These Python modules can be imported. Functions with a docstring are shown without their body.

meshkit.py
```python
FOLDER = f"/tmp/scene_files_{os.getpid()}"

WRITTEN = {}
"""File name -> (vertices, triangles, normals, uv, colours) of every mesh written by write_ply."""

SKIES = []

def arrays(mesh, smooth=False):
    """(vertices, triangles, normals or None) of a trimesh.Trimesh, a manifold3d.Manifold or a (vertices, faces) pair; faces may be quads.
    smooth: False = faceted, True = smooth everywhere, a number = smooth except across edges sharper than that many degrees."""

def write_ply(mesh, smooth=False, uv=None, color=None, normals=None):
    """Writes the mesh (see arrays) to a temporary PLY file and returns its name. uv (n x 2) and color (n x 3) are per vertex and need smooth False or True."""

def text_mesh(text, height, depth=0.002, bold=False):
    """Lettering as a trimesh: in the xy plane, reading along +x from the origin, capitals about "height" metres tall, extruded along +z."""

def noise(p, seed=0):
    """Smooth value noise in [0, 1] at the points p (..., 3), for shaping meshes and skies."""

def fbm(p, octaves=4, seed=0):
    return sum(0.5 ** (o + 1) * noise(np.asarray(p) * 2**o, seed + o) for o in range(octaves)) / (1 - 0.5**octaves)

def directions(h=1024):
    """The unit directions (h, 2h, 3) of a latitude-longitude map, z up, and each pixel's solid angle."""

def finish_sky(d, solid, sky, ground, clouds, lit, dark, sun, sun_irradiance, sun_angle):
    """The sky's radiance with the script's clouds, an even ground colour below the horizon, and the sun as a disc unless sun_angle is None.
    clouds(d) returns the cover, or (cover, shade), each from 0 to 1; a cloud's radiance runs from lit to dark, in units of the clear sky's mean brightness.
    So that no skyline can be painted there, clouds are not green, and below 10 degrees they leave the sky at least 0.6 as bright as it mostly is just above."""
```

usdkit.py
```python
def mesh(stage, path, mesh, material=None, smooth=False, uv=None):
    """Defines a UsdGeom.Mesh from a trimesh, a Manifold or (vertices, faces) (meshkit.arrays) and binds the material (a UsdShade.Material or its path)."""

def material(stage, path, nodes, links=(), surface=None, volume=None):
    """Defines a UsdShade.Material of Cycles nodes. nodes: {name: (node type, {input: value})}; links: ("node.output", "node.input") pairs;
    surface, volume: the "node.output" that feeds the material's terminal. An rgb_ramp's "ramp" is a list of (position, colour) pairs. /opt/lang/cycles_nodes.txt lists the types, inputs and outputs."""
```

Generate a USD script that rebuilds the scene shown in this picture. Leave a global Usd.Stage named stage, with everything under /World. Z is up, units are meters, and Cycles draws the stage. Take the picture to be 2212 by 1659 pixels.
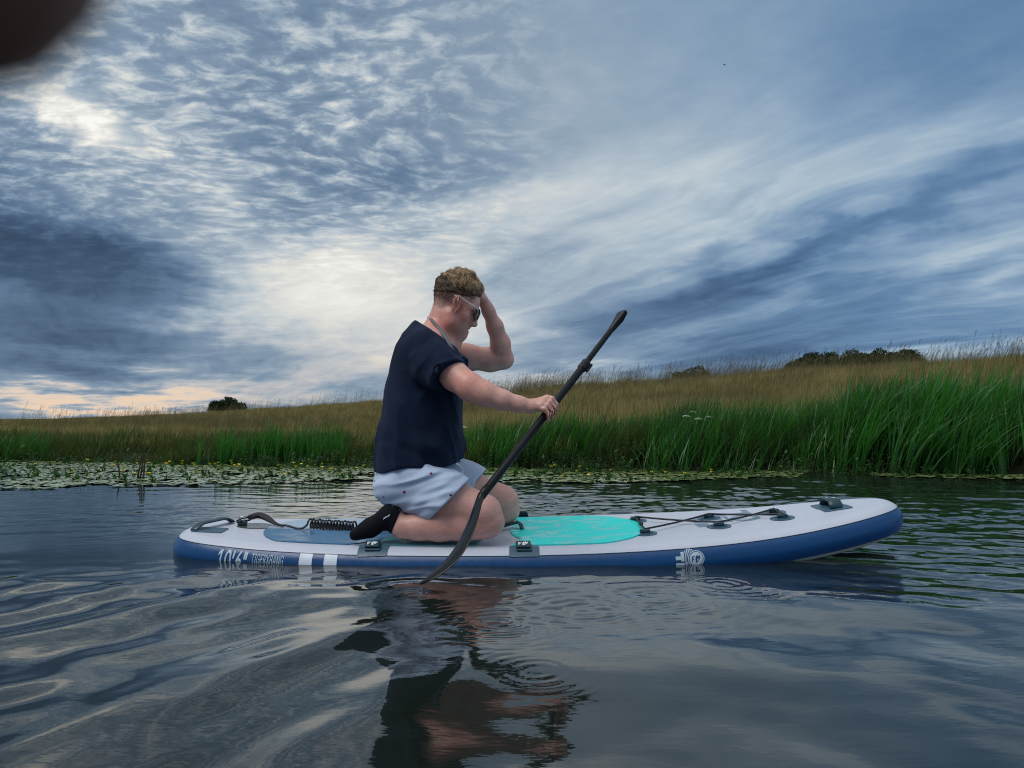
import math, random
import numpy as np, trimesh, manifold3d, shapely
import shapely.geometry as sg
import usdkit, meshkit
from pxr import Usd, UsdGeom, UsdLux, UsdShade, Gf, Sdf, Vt

stage = Usd.Stage.CreateInMemory()
UsdGeom.Xform.Define(stage, '/World')
RNG = np.random.default_rng(7)

# ------------------------------------------------------------------ camera
EYE = np.array([0.0, 0.0, 0.58])
PITCH = math.atan(75.5 / 1671.0)
cam = UsdGeom.Camera.Define(stage, '/World/camera')
cam.CreateHorizontalApertureAttr(5.6)                       # a phone's small sensor: 5.6 mm wide
cam.CreateFocalLengthAttr(5.6 * 1671.0 / 2212.0)
cam.CreateClippingRangeAttr(Gf.Vec2f(0.004, 20000.0))
cam.CreateFStopAttr(1.9)
cam.CreateFocusDistanceAttr(3.6)
cam.AddTranslateOp().Set(Gf.Vec3d(*EYE))
cam.AddRotateXOp().Set(90.0 + math.degrees(PITCH))
cam.CreateExposureAttr(0.0)
_F = np.array([0, math.cos(PITCH), math.sin(PITCH)]); _U = np.array([0, -math.sin(PITCH), math.cos(PITCH)])


def ray(px, py):
    """Direction of a place in the photograph (counted on a 2212 x 1659 copy of it)."""
    return np.array([(px - 1106.0) / 1671.0, 0, 0]) + _F + _U * ((829.5 - py) / 1671.0)


def at(px, py, y):
    d = ray(px, py)
    return EYE + d * (y / d[1])


def on_water(px, py, z=0.0):
    d = ray(px, py)
    return EYE + d * ((z - EYE[2]) / d[2])


# ------------------------------------------------------------------ material graphs
class Graph:
    def __init__(self):
        self.nodes, self.links = {}, []

    def n(self, kind, out, **inputs):
        name = f"n{len(self.nodes)}"
        vals = {}
        for k, v in inputs.items():
            if isinstance(v, tuple) and len(v) == 2 and v[0] == '@':
                self.links.append((v[1], f"{name}.{k}"))
            else:
                vals[k] = v
        self.nodes[name] = (kind, vals)
        return ('@', f"{name}.{out}")

    def m(self, op, a, b=0.0, c=0.0, clamp=False):
        return self.n('math', 'value', math_type=op, value1=a, value2=b, value3=c, use_clamp=clamp)

    def v(self, op, a, b=(0, 0, 0), out='vector', **k):
        return self.n('vector_math', out, math_type=op, vector1=a, vector2=b, **k)

    def noise(self, vec, scale, detail=3, rough=0.55, dist=0.0, out='fac'):
        return self.n('noise_texture', out, vector=vec, scale=scale, detail=detail, roughness=rough, distortion=dist)

    def ramp(self, fac, stops):
        return self.n('rgb_ramp', 'color', ramp=stops, fac=fac)

    def mix(self, fac, a, b, kind='mix'):
        return self.n('mix', 'color', mix_type=kind, fac=fac, color1=a, color2=b)

    def smooth(self, x, lo, hi, a=0.0, b=1.0):
        return self.n('map_range', 'result', range_type='smoothstep', value=x, from_min=lo, from_max=hi, to_min=a, to_max=b, clamp=True)

    def build(self, name, surface=None, volume=None):
        return usdkit.material(stage, '/World/Looks/' + name, self.nodes, self.links, surface=surface and surface[1], volume=volume and volume[1])


def lin(*c):
    """sRGB 0..255 to linear."""
    c = np.array(c, float) / 255
    return tuple(np.where(c < 0.04045, c / 12.92, ((c + 0.055) / 1.055) ** 2.4).tolist())


# ------------------------------------------------------------------ sky
SUN_AZ, SUN_EL = math.radians(-125.0), math.radians(58.0)
SKY_STRENGTH = 0.1
g = Graph()
tc = g.n('texture_coordinate', 'generated')
d = g.v('normalize', tc)
sx = g.n('separate_xyz', 'x', vector=d); name = sx[1].split('.')[0]
sy, sz = ('@', name + '.y'), ('@', name + '.z')
az = g.m('arctan2', sx, sy)
zpos = g.m('maximum', sz, 0.0)
el = g.m('arcsine', zpos)
den = g.m('add', zpos, 0.10)
qx, qy = g.m('divide', sx, den), g.m('divide', sy, den)
q = g.n('combine_xyz', 'vector', x=qx, y=qy, z=0.0)
# cloud wisps drawn out along the wind
streak_v = g.n('mapping', 'vector', mapping_type='point', vector=q, rotation=(0, 0, math.radians(-30)), scale=(1, 1, 1))
streak_v = g.v('multiply', streak_v, (1.7, 0.42, 1.0))
warp0 = g.noise(q, 0.9, 2, 0.5, out='color')
streak_v = g.v('add', streak_v, g.v('multiply', g.v('subtract', warp0, (0.5, 0.5, 0.5)), (1.1, 0.8, 0)))
streak = g.noise(streak_v, 1.0, 5, 0.55, 0.3)
streak_fine = g.noise(streak_v, 4.5, 4, 0.6, 0.2)
mottle = g.noise(g.v('multiply', g.v('add', q, g.v('multiply', warp0, (0.5, 0.4, 0))), (1.35, 1.7, 1)), 8.0, 5, 0.6, 0.3)
mottle_big = g.noise(q, 1.0, 4, 0.55, 0.4)
ae = g.n('combine_xyz', 'vector', x=az, y=el, z=0.0)
w1 = g.noise(q, 1.3, 4, 0.6, out='color')
w2 = g.noise(ae, 9.0, 4, 0.6, out='color')
warp = g.v('multiply', g.v('subtract', w1, (0.5, 0.5, 0.5)), (0.20, 0.11, 0))
warp2 = g.v('multiply', g.v('subtract', w2, (0.5, 0.5, 0.5)), (0.12, 0.06, 0))
aew = g.v('add', g.v('add', ae, warp), warp2)


def azel(px, py):
    r = ray(px, py); r = r / np.linalg.norm(r)
    return math.atan2(r[0], r[1]), math.asin(r[2])


def blob(px, py, w, h, rot, amp, acc, vec):
    a, e = azel(px, py)
    m_ = g.n('mapping', 'vector', mapping_type='texture', vector=vec, location=(a, e, 0), rotation=(0, 0, math.radians(rot)), scale=(w / 1671, h / 1671, 1))
    d2 = g.v('dot_product', m_, m_, out='value')
    f = g.m('exponent', g.m('multiply', d2, -1.0))
    return g.m('multiply_add', f, amp, acc) if acc is not None else f


BLOBS = [
    # place, width, height, slant, brightness of each bank of cloud and each gap
    (215, 240, 120, 40, -12, 0.40), (300, 190, 330, 150, -10, 0.10), (90, 540, 340, 95, -20, -0.36), (330, 560, 170, 75, -20, -0.12), (140, 740, 290, 60, -5, -0.23),
    (180, 868, 260, 25, 0, 0.30), (440, 690, 130, 34, 10, 0.20), (660, 605, 300, 95, 8, 0.29), (950, 480, 380, 75, 14, 0.18), (760, 720, 280, 80, 0, 0.20),
    (1350, 440, 330, 110, 20, 0.15), (1400, 230, 420, 190, 0, 0.12), (650, 330, 330, 120, -10, -0.07), (1850, 640, 380, 75, 14, -0.16),
    (1700, 560, 420, 34, 21, -0.17), (1480, 545, 160, 22, 21, 0.10), (1950, 545, 300, 26, 16, 0.08), (1980, 440, 320, 30, 19, -0.10),
    (1600, 735, 330, 45, 6, -0.06), (2150, 585, 110, 40, 12, 0.20), (2080, 40, 300, 130, 0, -0.08), (1930, 330, 420, 60, 18, 0.06),
    (1220, 830, 260, 40, 0, 0.15), (520, 830, 260, 50, 0, 0.16), (480, 430, 100, 60, -20, 0.10), (1000, 720, 240, 90, 0, 0.14), (900, 505, 90, 22, 8, -0.13),
]
ZENITH = 2.8
SUN_INT = 0.40
WATER_BUMP = 0.0004
WATER_IOR = 1.60

val = 0.50
for b_ in BLOBS:
    val = blob(*b_, val, aew)
left = g.smooth(az, -0.05, -0.5)
right = g.smooth(az, -0.15, 0.35)
high = g.smooth(el, 0.12, 0.32)
flecks = g.m('multiply_add', g.m('maximum', g.m('subtract', mottle, 0.46), 0.0), 0.80, g.m('multiply', g.m('subtract', mottle, 0.5), 0.35))
val = g.m('multiply_add', flecks, g.m('multiply_add', g.m('multiply', g.smooth(az, 0.12, -0.25), high), 1.0, 0.06), val)
val = g.m('multiply_add', g.m('subtract', streak, 0.5), g.m('multiply_add', g.m('multiply', right, g.smooth(el, 0.42, 0.25)), 0.74, 0.24), val)
val = g.m('multiply_add', g.m('subtract', streak_fine, 0.5), g.m('multiply_add', g.smooth(el, 0.45, 0.2), 0.11, 0.05), val)
val = g.m('multiply_add', g.m('subtract', mottle_big, 0.5), 0.22, val)
cool = g.ramp(val, [(0.0, lin(34, 48, 68)), (0.22, lin(62, 84, 112)), (0.40, lin(98, 122, 150)), (0.55, lin(138, 158, 178)), (0.70, lin(186, 197, 205)), (0.84, lin(226, 225, 219)), (1.0, lin(253, 252, 247))])
blue = g.ramp(val, [(0.0, lin(40, 66, 98)), (0.22, lin(66, 98, 136)), (0.40, lin(98, 132, 168)), (0.55, lin(136, 163, 190)), (0.70, lin(182, 199, 211)), (0.84, lin(220, 223, 222)), (1.0, lin(250, 250, 246))])
cloud = g.mix(g.smooth(az, -0.1, 0.5), cool, blue)
peach = g.mix(g.m('multiply', g.smooth(val, 0.5, 0.85), g.m('multiply', g.smooth(el, 0.14, 0.0), g.smooth(az, 0.2, -0.45))), cloud, lin(238, 208, 180))
peach = g.mix(0.3, cloud, peach) if False else peach
lift = g.n('map_range', 'result', range_type='smoothstep', value=el, from_min=0.45, from_max=1.3, to_min=1.0, to_max=ZENITH, clamp=True)
grey = g.mix(g.smooth(el, 0.5, 0.9), peach, g.v('scale', (1.0, 0.985, 0.96), scale=g.n('rgb_to_bw', 'val', color=peach)))
cloud_rad = g.v('scale', grey, scale=g.m('multiply', lift, 1.0 / SKY_STRENGTH)) 
air = g.n('sky_texture', 'color', sky_type='single_scattering', sun_disc=False, sun_elevation=SUN_EL, sun_rotation=SUN_AZ, altitude=50.0, air_density=1.0, aerosol_density=1.0, ozone_density=1.0)
sky_col = g.mix(0.96, air, cloud_rad)
bg = g.n('background_shader', 'background', color=sky_col, strength=SKY_STRENGTH)
sky = UsdLux.DomeLight.Define(stage, '/World/sky')
UsdShade.MaterialBindingAPI.Apply(sky.GetPrim()).Bind(g.build('sky', bg))
sky.GetPrim().SetCustomDataByKey('kind', 'structure')

# ------------------------------------------------------------------ the veiled sun
sun = UsdLux.DistantLight.Define(stage, '/World/sun')
sun.CreateIntensityAttr(SUN_INT); sun.CreateAngleAttr(35.0); sun.CreateNormalizeAttr(True)
sun.CreateColorAttr(Gf.Vec3f(1.0, 0.975, 0.94))
_to = np.array([math.sin(SUN_AZ) * math.cos(SUN_EL), math.cos(SUN_AZ) * math.cos(SUN_EL), math.sin(SUN_EL)])
_rot = Gf.Rotation(Gf.Vec3d(0, 0, 1), Gf.Vec3d(*_to))
sun.AddTransformOp().Set(Gf.Matrix4d().SetRotate(_rot))

# ------------------------------------------------------------------ helpers
used = {}


def fresh(name, parent='/World'):
    k = (str(parent), name); i = used.get(k, 0); used[k] = i + 1
    return f"{parent}/{name}" + (f"_{i:03d}" if i else '')


def tag(prim, label=None, cat=None, group=None, kind=None):
    p = prim.GetPrim()
    for k, v in (('label', label), ('category', cat), ('group', group), ('kind', kind)):
        if v:
            p.SetCustomDataByKey(k, v)
    return p


def obj(name, mesh, mat, parent=None, smooth=40, colour=None, label=None):
    """One mesh prim under its parent (a prim), or a top-level one."""
    path = fresh(name, parent.GetPath() if parent is not None else '/World')
    m_ = usdkit.mesh(stage, path, mesh, mat, smooth=smooth)
    if colour is not None:
        UsdGeom.PrimvarsAPI(m_).CreatePrimvar('tint', Sdf.ValueTypeNames.Color3fArray, 'vertex').Set(Vt.Vec3fArray.FromNumpy(np.asarray(colour, np.float32)))
    if label:
        m_.GetPrim().SetCustomDataByKey('label', label)
    return m_.GetPrim()


def thing(name, label, cat, loc=(0, 0, 0), group=None, kind=None):
    x = UsdGeom.Xform.Define(stage, fresh(name))
    x.AddTranslateOp().Set(Gf.Vec3d(*map(float, loc)))
    return tag(x, label, cat, group, kind)


def copy(source, loc, rotz=0.0, scale=1.0, label=None, cat=None, group=None, tilt=0.0):
    was = source.GetCustomData()
    base = source.GetName()
    x = UsdGeom.Xform.Define(stage, fresh(base))
    x.GetPrim().GetReferences().AddInternalReference(source.GetPath())
    x.ClearXformOpOrder()
    x.GetPrim().SetInstanceable(True)
    tag(x, label or was.get('label'), cat or was.get('category'), group or was.get('group'))
    place(x, loc, rotz, scale, tilt)
    return x.GetPrim()


def place(x, loc, rotz=0.0, scale=1.0, tilt=0.0):
    x = UsdGeom.Xformable(x)
    x.ClearXformOpOrder()
    M = Gf.Matrix4d().SetScale(scale) * Gf.Matrix4d().SetRotate(Gf.Rotation(Gf.Vec3d(0, 1, 0), math.degrees(tilt))) * Gf.Matrix4d().SetRotate(Gf.Rotation(Gf.Vec3d(0, 0, 1), math.degrees(rotz))) * Gf.Matrix4d().SetTranslate(Gf.Vec3d(*map(float, loc)))
    op = x.GetPrim().GetAttribute('xformOp:transform')
    x.AddTransformOp().Set(M)


def grid_faces(nu, nv, wrap_u=False, wrap_v=False):
    i, j = np.meshgrid(np.arange(nu if wrap_u else nu - 1), np.arange(nv if wrap_v else nv - 1), indexing='ij')
    a = i * nv + j; b = ((i + 1) % nu) * nv + j; c = ((i + 1) % nu) * nv + (j + 1) % nv; e = i * nv + (j + 1) % nv
    return np.vstack([np.stack([a, b, c], -1).reshape(-1, 3), np.stack([a, c, e], -1).reshape(-1, 3)])


def tube(points, radii, sides=10, caps=True, flat=1.0, up=None):
    """A bent rod: points, one radius or one for each point."""
    p = np.asarray(points, float); n = len(p)
    r = np.broadcast_to(np.asarray(radii, float), (n,))
    t = np.gradient(p, axis=0); t /= np.linalg.norm(t, axis=1, keepdims=True) + 1e-12
    ref = np.array(up if up is not None else ([0, 0, 1.0] if abs(t[0, 2]) < 0.9 else [1.0, 0, 0]))
    a = np.zeros_like(p)
    cur = ref
    for k in range(n):
        cur = cur - t[k] * (cur @ t[k]); cur /= np.linalg.norm(cur) + 1e-12
        a[k] = cur
    b = np.cross(t, a)
    ang = np.arange(sides) * 2 * np.pi / sides
    v = p[:, None] + r[:, None, None] * (flat * np.cos(ang)[None, :, None] * a[:, None] + np.sin(ang)[None, :, None] * b[:, None])
    f = grid_faces(n, sides, wrap_v=True)
    v = v.reshape(-1, 3)
    if caps:
        v = np.vstack([v, p[0], p[-1]])
        j = np.arange(sides)
        f = np.vstack([f, np.stack([np.full(sides, n * sides), j, (j + 1) % sides], 1), np.stack([np.full(sides, n * sides + 1), (n - 1) * sides + (j + 1) % sides, (n - 1) * sides + j], 1)])
    m_ = trimesh.Trimesh(v, f[:, ::-1], process=False)
    return m_


def cat_mesh(ms):
    return trimesh.util.concatenate([m_ for m_ in ms if len(m_.faces)])


def spline(pts, n):
    from scipy.interpolate import CubicSpline
    pts = np.asarray(pts, float)
    s = np.concatenate([[0], np.cumsum(np.linalg.norm(np.diff(pts, axis=0), axis=1))])
    return CubicSpline(s, pts)(np.linspace(0, s[-1], n))


def rounded_box(sx, sy, sz, r, seg=12):
    s = manifold3d.Manifold.sphere(r, seg)
    c = [s.translate([x * (sx / 2 - r), y * (sy / 2 - r), z * (sz / 2 - r)]) for x in (-1, 1) for y in (-1, 1) for z in (-1, 1)]
    m_ = manifold3d.Manifold.batch_hull(c).to_mesh()
    return trimesh.Trimesh(m_.vert_properties[:, :3], m_.tri_verts, process=False)


def plain(name, colour, rough=0.5, spec=0.5, bump=0.0, bscale=200.0, vary=0.0, vscale=8.0, **more):
    """An even material with a little variation of tone and fine relief."""
    g = Graph()
    pos = g.n('texture_coordinate', 'object')
    col = tuple(colour)
    if vary:
        nz = g.noise(pos, vscale, 4, 0.6)
        col = g.mix(nz, tuple(c * (1 - vary) for c in colour), tuple(min(1, c * (1 + vary)) for c in colour))
    kw = dict(base_color=col, roughness=rough, specular_ior_level=spec, **more)
    if bump:
        kw['normal'] = g.n('bump', 'normal', height=g.noise(pos, bscale, 3, 0.6), strength=bump, distance=0.002)
    return g.build(name, g.n('principled_bsdf', 'BSDF', **kw))

# ------------------------------------------------------------------ the water
def fbm2(x, y, octaves=3, seed=0):
    return meshkit.fbm(np.stack([x, y, np.full_like(x, 0.37)], -1), octaves, seed) - 0.5


def sstep(x, a, b):
    t = np.clip((x - a) / (b - a), 0, 1)
    return t * t * (3 - 2 * t)


def rings(x, y, cx, cy, lam, amp, reach, ph=0.0):
    r = np.hypot(x - cx, y - cy); r = r + 0.030 * fbm2(x * 5 + cx, y * 5, 2, 17)
    amp = amp * (0.35 + 1.3 * (fbm2(x * 4, y * 4 + cy, 2, 19) + 0.5))
    return amp * np.sin(2 * np.pi * r / lam + ph) * np.exp(-(r / reach) ** 2) * sstep(r, 0.0, lam)


R1 = on_water(1255, 1312); R2 = on_water(1420, 1290); R3 = on_water(1075, 1345); R4 = on_water(905, 1290); R5 = on_water(1160, 1450); R6 = on_water(1560, 1262)


def swell(x, y, lam, heading, spread, n, seed):
    """Smooth waves of many lengths and headings with a mean slope of one."""
    r = np.random.default_rng(seed)
    out = np.zeros_like(x)
    for _ in range(n):
        l_ = lam[0] * (lam[1] / lam[0]) ** r.random(); a = math.radians(heading + spread * r.normal())
        k = 2 * np.pi / l_
        out += np.sin(k * (x * math.cos(a) + y * math.sin(a)) + r.random() * 6.283) * (math.sqrt(2.0 / n) / k)
    return out


def water_height(x, y):
    wx = x + 0.16 * fbm2(x * 0.8, y * 0.8, 1, 3); wy = y + 0.14 * fbm2(x * 0.8, y * 0.9, 1, 9)
    # the wake of the tail: smooth folds running out to the near left
    left = sstep(-x, -0.02, 0.60) * sstep(3.3 - y, 0.0, 0.8)
    near = sstep(3.2 - y, -0.5, 0.6)
    h = left * (0.074 * swell(wx, wy, (0.30, 0.62), -31, 13, 9, 1) + 0.040 * swell(wx, wy, (0.13, 0.28), -38, 22, 12, 2))
    h += near * (0.030 * swell(wx, wy, (0.35, 0.9), 75, 50, 12, 4) + 0.010 * swell(wx, wy, (0.10, 0.25), 80, 45, 14, 5))
    edge = np.exp(-((y - 2.75) / 0.30) ** 2) * sstep(0.9 - x, 0, 0.6)
    h += edge * 0.030 * swell(wx, wy, (0.09, 0.22), 86, 22, 14, 6)
    # wind ripples beyond the board, livelier on the right
    far = sstep(y, 3.4, 4.5)
    lively = 0.45 + 0.95 * sstep(x, -1.8, 0.6)
    gust = np.clip(0.75 + 1.7 * fbm2(x * 0.55 + 7, y * 0.8, 2, 21), 0.2, 1.6)
    h += far * lively * gust * (0.055 * swell(wx, wy, (0.16, 0.42), 84, 24, 22, 7) + 0.062 * swell(wx, wy, (0.055, 0.14), 88, 34, 26, 8))
    # the bow's own ripples on the right
    bow = sstep(x, 0.75, 1.6) * sstep(y, 2.15, 2.8) * (1 - 0.8 * far)
    h += bow * (0.060 * swell(wx, wy, (0.14, 0.34), 68, 16, 12, 10) + 0.040 * swell(wx, wy, (0.06, 0.12), 72, 24, 16, 11))
    # rings and stirred water where drops fell from the blade
    h += rings(x, y, R1[0], R1[1], 0.052, 0.0010, 0.26) + rings(x, y, R2[0], R2[1], 0.056, 0.0009, 0.30, 1.0) + rings(x, y, R3[0], R3[1], 0.044, 0.0009, 0.20, 2.0)
    h += rings(x, y, R4[0], R4[1], 0.036, 0.0009, 0.12) + rings(x, y, R5[0], R5[1], 0.035, 0.0007, 0.12) + rings(x, y, R6[0], R6[1], 0.05, 0.0008, 0.2)
    stir = np.exp(-(((x - R1[0] - 0.02) / 0.40) ** 2 + ((y - R1[1]) / 0.26) ** 2)) + 0.8 * np.exp(-(((x - R3[0] + 0.05) / 0.16) ** 2 + ((y - R3[1]) / 0.2) ** 2))
    h += stir * 0.055 * swell(wx + 0.02 * fbm2(x * 9, y * 9, 2, 53), wy + 0.02 * fbm2(x * 9 + 5, y * 9, 2, 55), (0.030, 0.085), 85, 45, 26, 12)
    return h * sstep(60 - np.hypot(x, y), 0, 40)


def graded(stops):
    out = [stops[0][0]]
    for (a, da), (b, db) in zip(stops[:-1], stops[1:]):
        x = a
        while x < b - 1e-9:
            f = (x - a) / (b - a); x = min(b, x + da + (db - da) * f); out.append(x)
    return np.array(out)


wxs = graded([(-400, 60), (-30, 1.2), (-9, 0.09), (-3, 0.021), (-1.6, 0.0125), (1.6, 0.0125), (3, 0.021), (9, 0.09), (30, 1.2), (400, 60)])
wys = graded([(-60, 10), (-2, 0.25), (0.7, 0.03), (1.1, 0.009), (2.2, 0.0105), (4.0, 0.015), (7.0, 0.03), (12.0, 0.09), (30, 1.2), (400, 60)])
gx, gy = np.meshgrid(wxs, wys, indexing='ij')
gz = water_height(gx.ravel(), gy.ravel()).reshape(gx.shape)
g = Graph()
pos = g.n('geometry', 'position')
pv = g.v('multiply', pos, (1.0, 2.1, 1.0))
n1 = g.noise(pv, 9.0, 3, 0.5, 0.2)
n2 = g.noise(pv, 34.0, 2, 0.5)
hh = g.m('multiply_add', n2, 0.25, n1)
bm = g.n('bump', 'normal', height=hh, strength=1.0, distance=WATER_BUMP)
gs = g.n('principled_bsdf', 'BSDF', base_color=(0.0045, 0.0068, 0.0055), roughness=0.015, ior=WATER_IOR, normal=bm)
WATER = g.build('water', gs)
wm = trimesh.Trimesh(np.stack([gx, gy, gz], -1).reshape(-1, 3), grid_faces(*gx.shape), process=False)
tag(obj('water', wm, WATER, smooth=True), kind='structure')

# ------------------------------------------------------------------ the land: bank, floodplain and the long grassy rise
S0, SN = np.array([-6.75, 10.35]), np.array([0.2016, 0.9795])
C0, CN = np.array([13.2, 20.0]), np.array([0.811, 0.585])
CREST = 1.84


def shore_d(x, y):
    return (x - S0[0]) * SN[0] + (y - S0[1]) * SN[1] + 0.16 * np.sin(x * 1.3) + 0.10 * np.sin(x * 3.1 + 1)


def land_height(x, y):
    d1 = shore_d(x, y)
    d2 = (x - C0[0]) * CN[0] + (y - C0[1]) * CN[1]
    z = -0.55 + (0.66 + 0.20 * sstep(x, -2.0, 2.5)) * sstep(d1, -0.7, 0.75) + 0.10 * sstep(d1, 0.8, 3.0)
    z = z + (CREST - 0.43 - 0.62 * sstep(y, 30, 95) - 0.45 * sstep(y, 95, 190)) * sstep(d2, -15.5, 1.0) * sstep(d1, 0.2, 3.0)
    z = z - 0.010 * np.clip(d2 - 2, 0, 400)
    z = z + sstep(d1, 0.5, 3) * (0.30 * fbm2(x * 0.22, y * 0.22, 3, 61) + 0.10 * fbm2(x * 1.1, y * 1.1, 2, 63))
    return np.where(d1 < -1.5, np.maximum(-0.55 - 0.25 * np.clip(-d1 - 1.5, 0, 4), -1.5), z)


lxs = graded([(-900, 120), (-60, 3.0), (-14, 0.35), (14, 0.35), (60, 3.0), (900, 120)])
lys = graded([(-200, 50), (5.0, 0.8), (6.5, 0.14), (14, 0.3), (45, 0.8), (120, 4.0), (1500, 150)])
lx, ly = np.meshgrid(lxs, lys, indexing='ij')
lz = land_height(lx.ravel(), ly.ravel()).reshape(lx.shape)
g = Graph()
pos = g.n('geometry', 'position')
na = g.noise(pos, 0.5, 5, 0.6); nb = g.noise(pos, 9.0, 4, 0.65)
soil = g.ramp(na, [(0.3, (0.045, 0.038, 0.020)), (0.5, (0.085, 0.070, 0.034)), (0.7, (0.12, 0.096, 0.046))])
soil = g.mix(nb, g.mix(0.55, soil, (0.02, 0.022, 0.008)), soil)
zz = g.n('separate_xyz', 'z', vector=pos)
mud = g.mix(g.smooth(zz, 0.05, 0.55), (0.016, 0.018, 0.010), soil)
bm = g.n('bump', 'normal', height=nb, strength=0.8, distance=0.05)
LAND = g.build('meadow_soil', g.n('principled_bsdf', 'BSDF', base_color=mud, roughness=0.95, specular_ior_level=0.1, normal=bm))
tag(obj('hillside', trimesh.Trimesh(np.stack([lx, ly, lz], -1).reshape(-1, 3), grid_faces(*lx.shape), process=False), LAND, smooth=True), kind='structure')


# ------------------------------------------------------------------ plants
def leaf_material(name, stops, translucent=0.35, rough=0.45, spec=0.35, attr=True):
    """Leaves and blades: tone runs along the blade (shaded foot and lit tip painted into the mesh tint) and differs from plant to plant."""
    g = Graph()
    rnd = g.n('object_info', 'random')
    isl = g.n('geometry', 'random_per_island')
    pos = g.n('geometry', 'position')
    tone = g.m('multiply_add', isl, 0.55, g.m('multiply_add', rnd, 0.2, g.m('multiply', g.noise(pos, 0.7, 3, 0.6), 0.35)))
    col = g.ramp(tone, stops)
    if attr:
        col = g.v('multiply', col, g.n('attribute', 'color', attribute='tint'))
    p = g.n('principled_bsdf', 'BSDF', base_color=col, roughness=rough, specular_ior_level=spec)
    t = g.n('translucent_bsdf', 'BSDF', color=g.v('multiply', col, (1.1, 1.25, 0.6)))
    return g.build(name, g.n('mix_closure', 'closure', fac=translucent, closure1=p, closure2=t))


def blades(spec, segs=4):
    """Many bent, tapering blades at once. spec rows: x, y, z, length, width, azimuth of lean, lean, curl, twist. Returns mesh and tint."""
    s = np.asarray(spec, float); n = len(s)
    t = np.linspace(0, 1, segs + 1)[None, :]
    x, y, z, L, W, a, lean, curl, tw = [c[:, None] for c in s.T]
    ang = lean + curl * t ** 1.6
    dz = np.cos(ang); dr = np.sin(ang)
    step = L / segs
    cz = np.concatenate([np.zeros((n, 1)), np.cumsum((dz[:, 1:] + dz[:, :-1]) / 2 * step, 1)], 1)
    cr = np.concatenate([np.zeros((n, 1)), np.cumsum((dr[:, 1:] + dr[:, :-1]) / 2 * step, 1)], 1)
    px, py, pz = x + cr * np.cos(a), y + cr * np.sin(a), z + cz
    w = W / 2 * np.minimum(1, 0.55 + 2 * t) * (1 - t ** 3.0) + 0.0004
    sa = a + np.pi / 2 + tw * (0.4 + t)
    ox, oy = np.cos(sa) * w, np.sin(sa) * w
    v = np.stack([np.stack([px - ox, py - oy, pz], -1), np.stack([px + ox, py + oy, pz], -1)], 2)      # n, segs+1, 2, 3
    base = (np.arange(n) * (segs + 1) * 2)[:, None]
    k = (np.arange(segs) * 2)[None, :]
    q = np.stack([base + k, base + k + 1, base + k + 3, base + k + 2], -1).reshape(-1, 4)
    f = np.vstack([q[:, [0, 1, 2]], q[:, [0, 2, 3]]])
    tint = np.broadcast_to((0.42 + 0.78 * np.clip(t * 1.4, 0, 1))[..., None, None], (n, segs + 1, 2, 3)).reshape(-1, 3)  # shade at the foot and light on the tips painted along each blade
    return trimesh.Trimesh(v.reshape(-1, 3), f, process=False), tint


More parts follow.
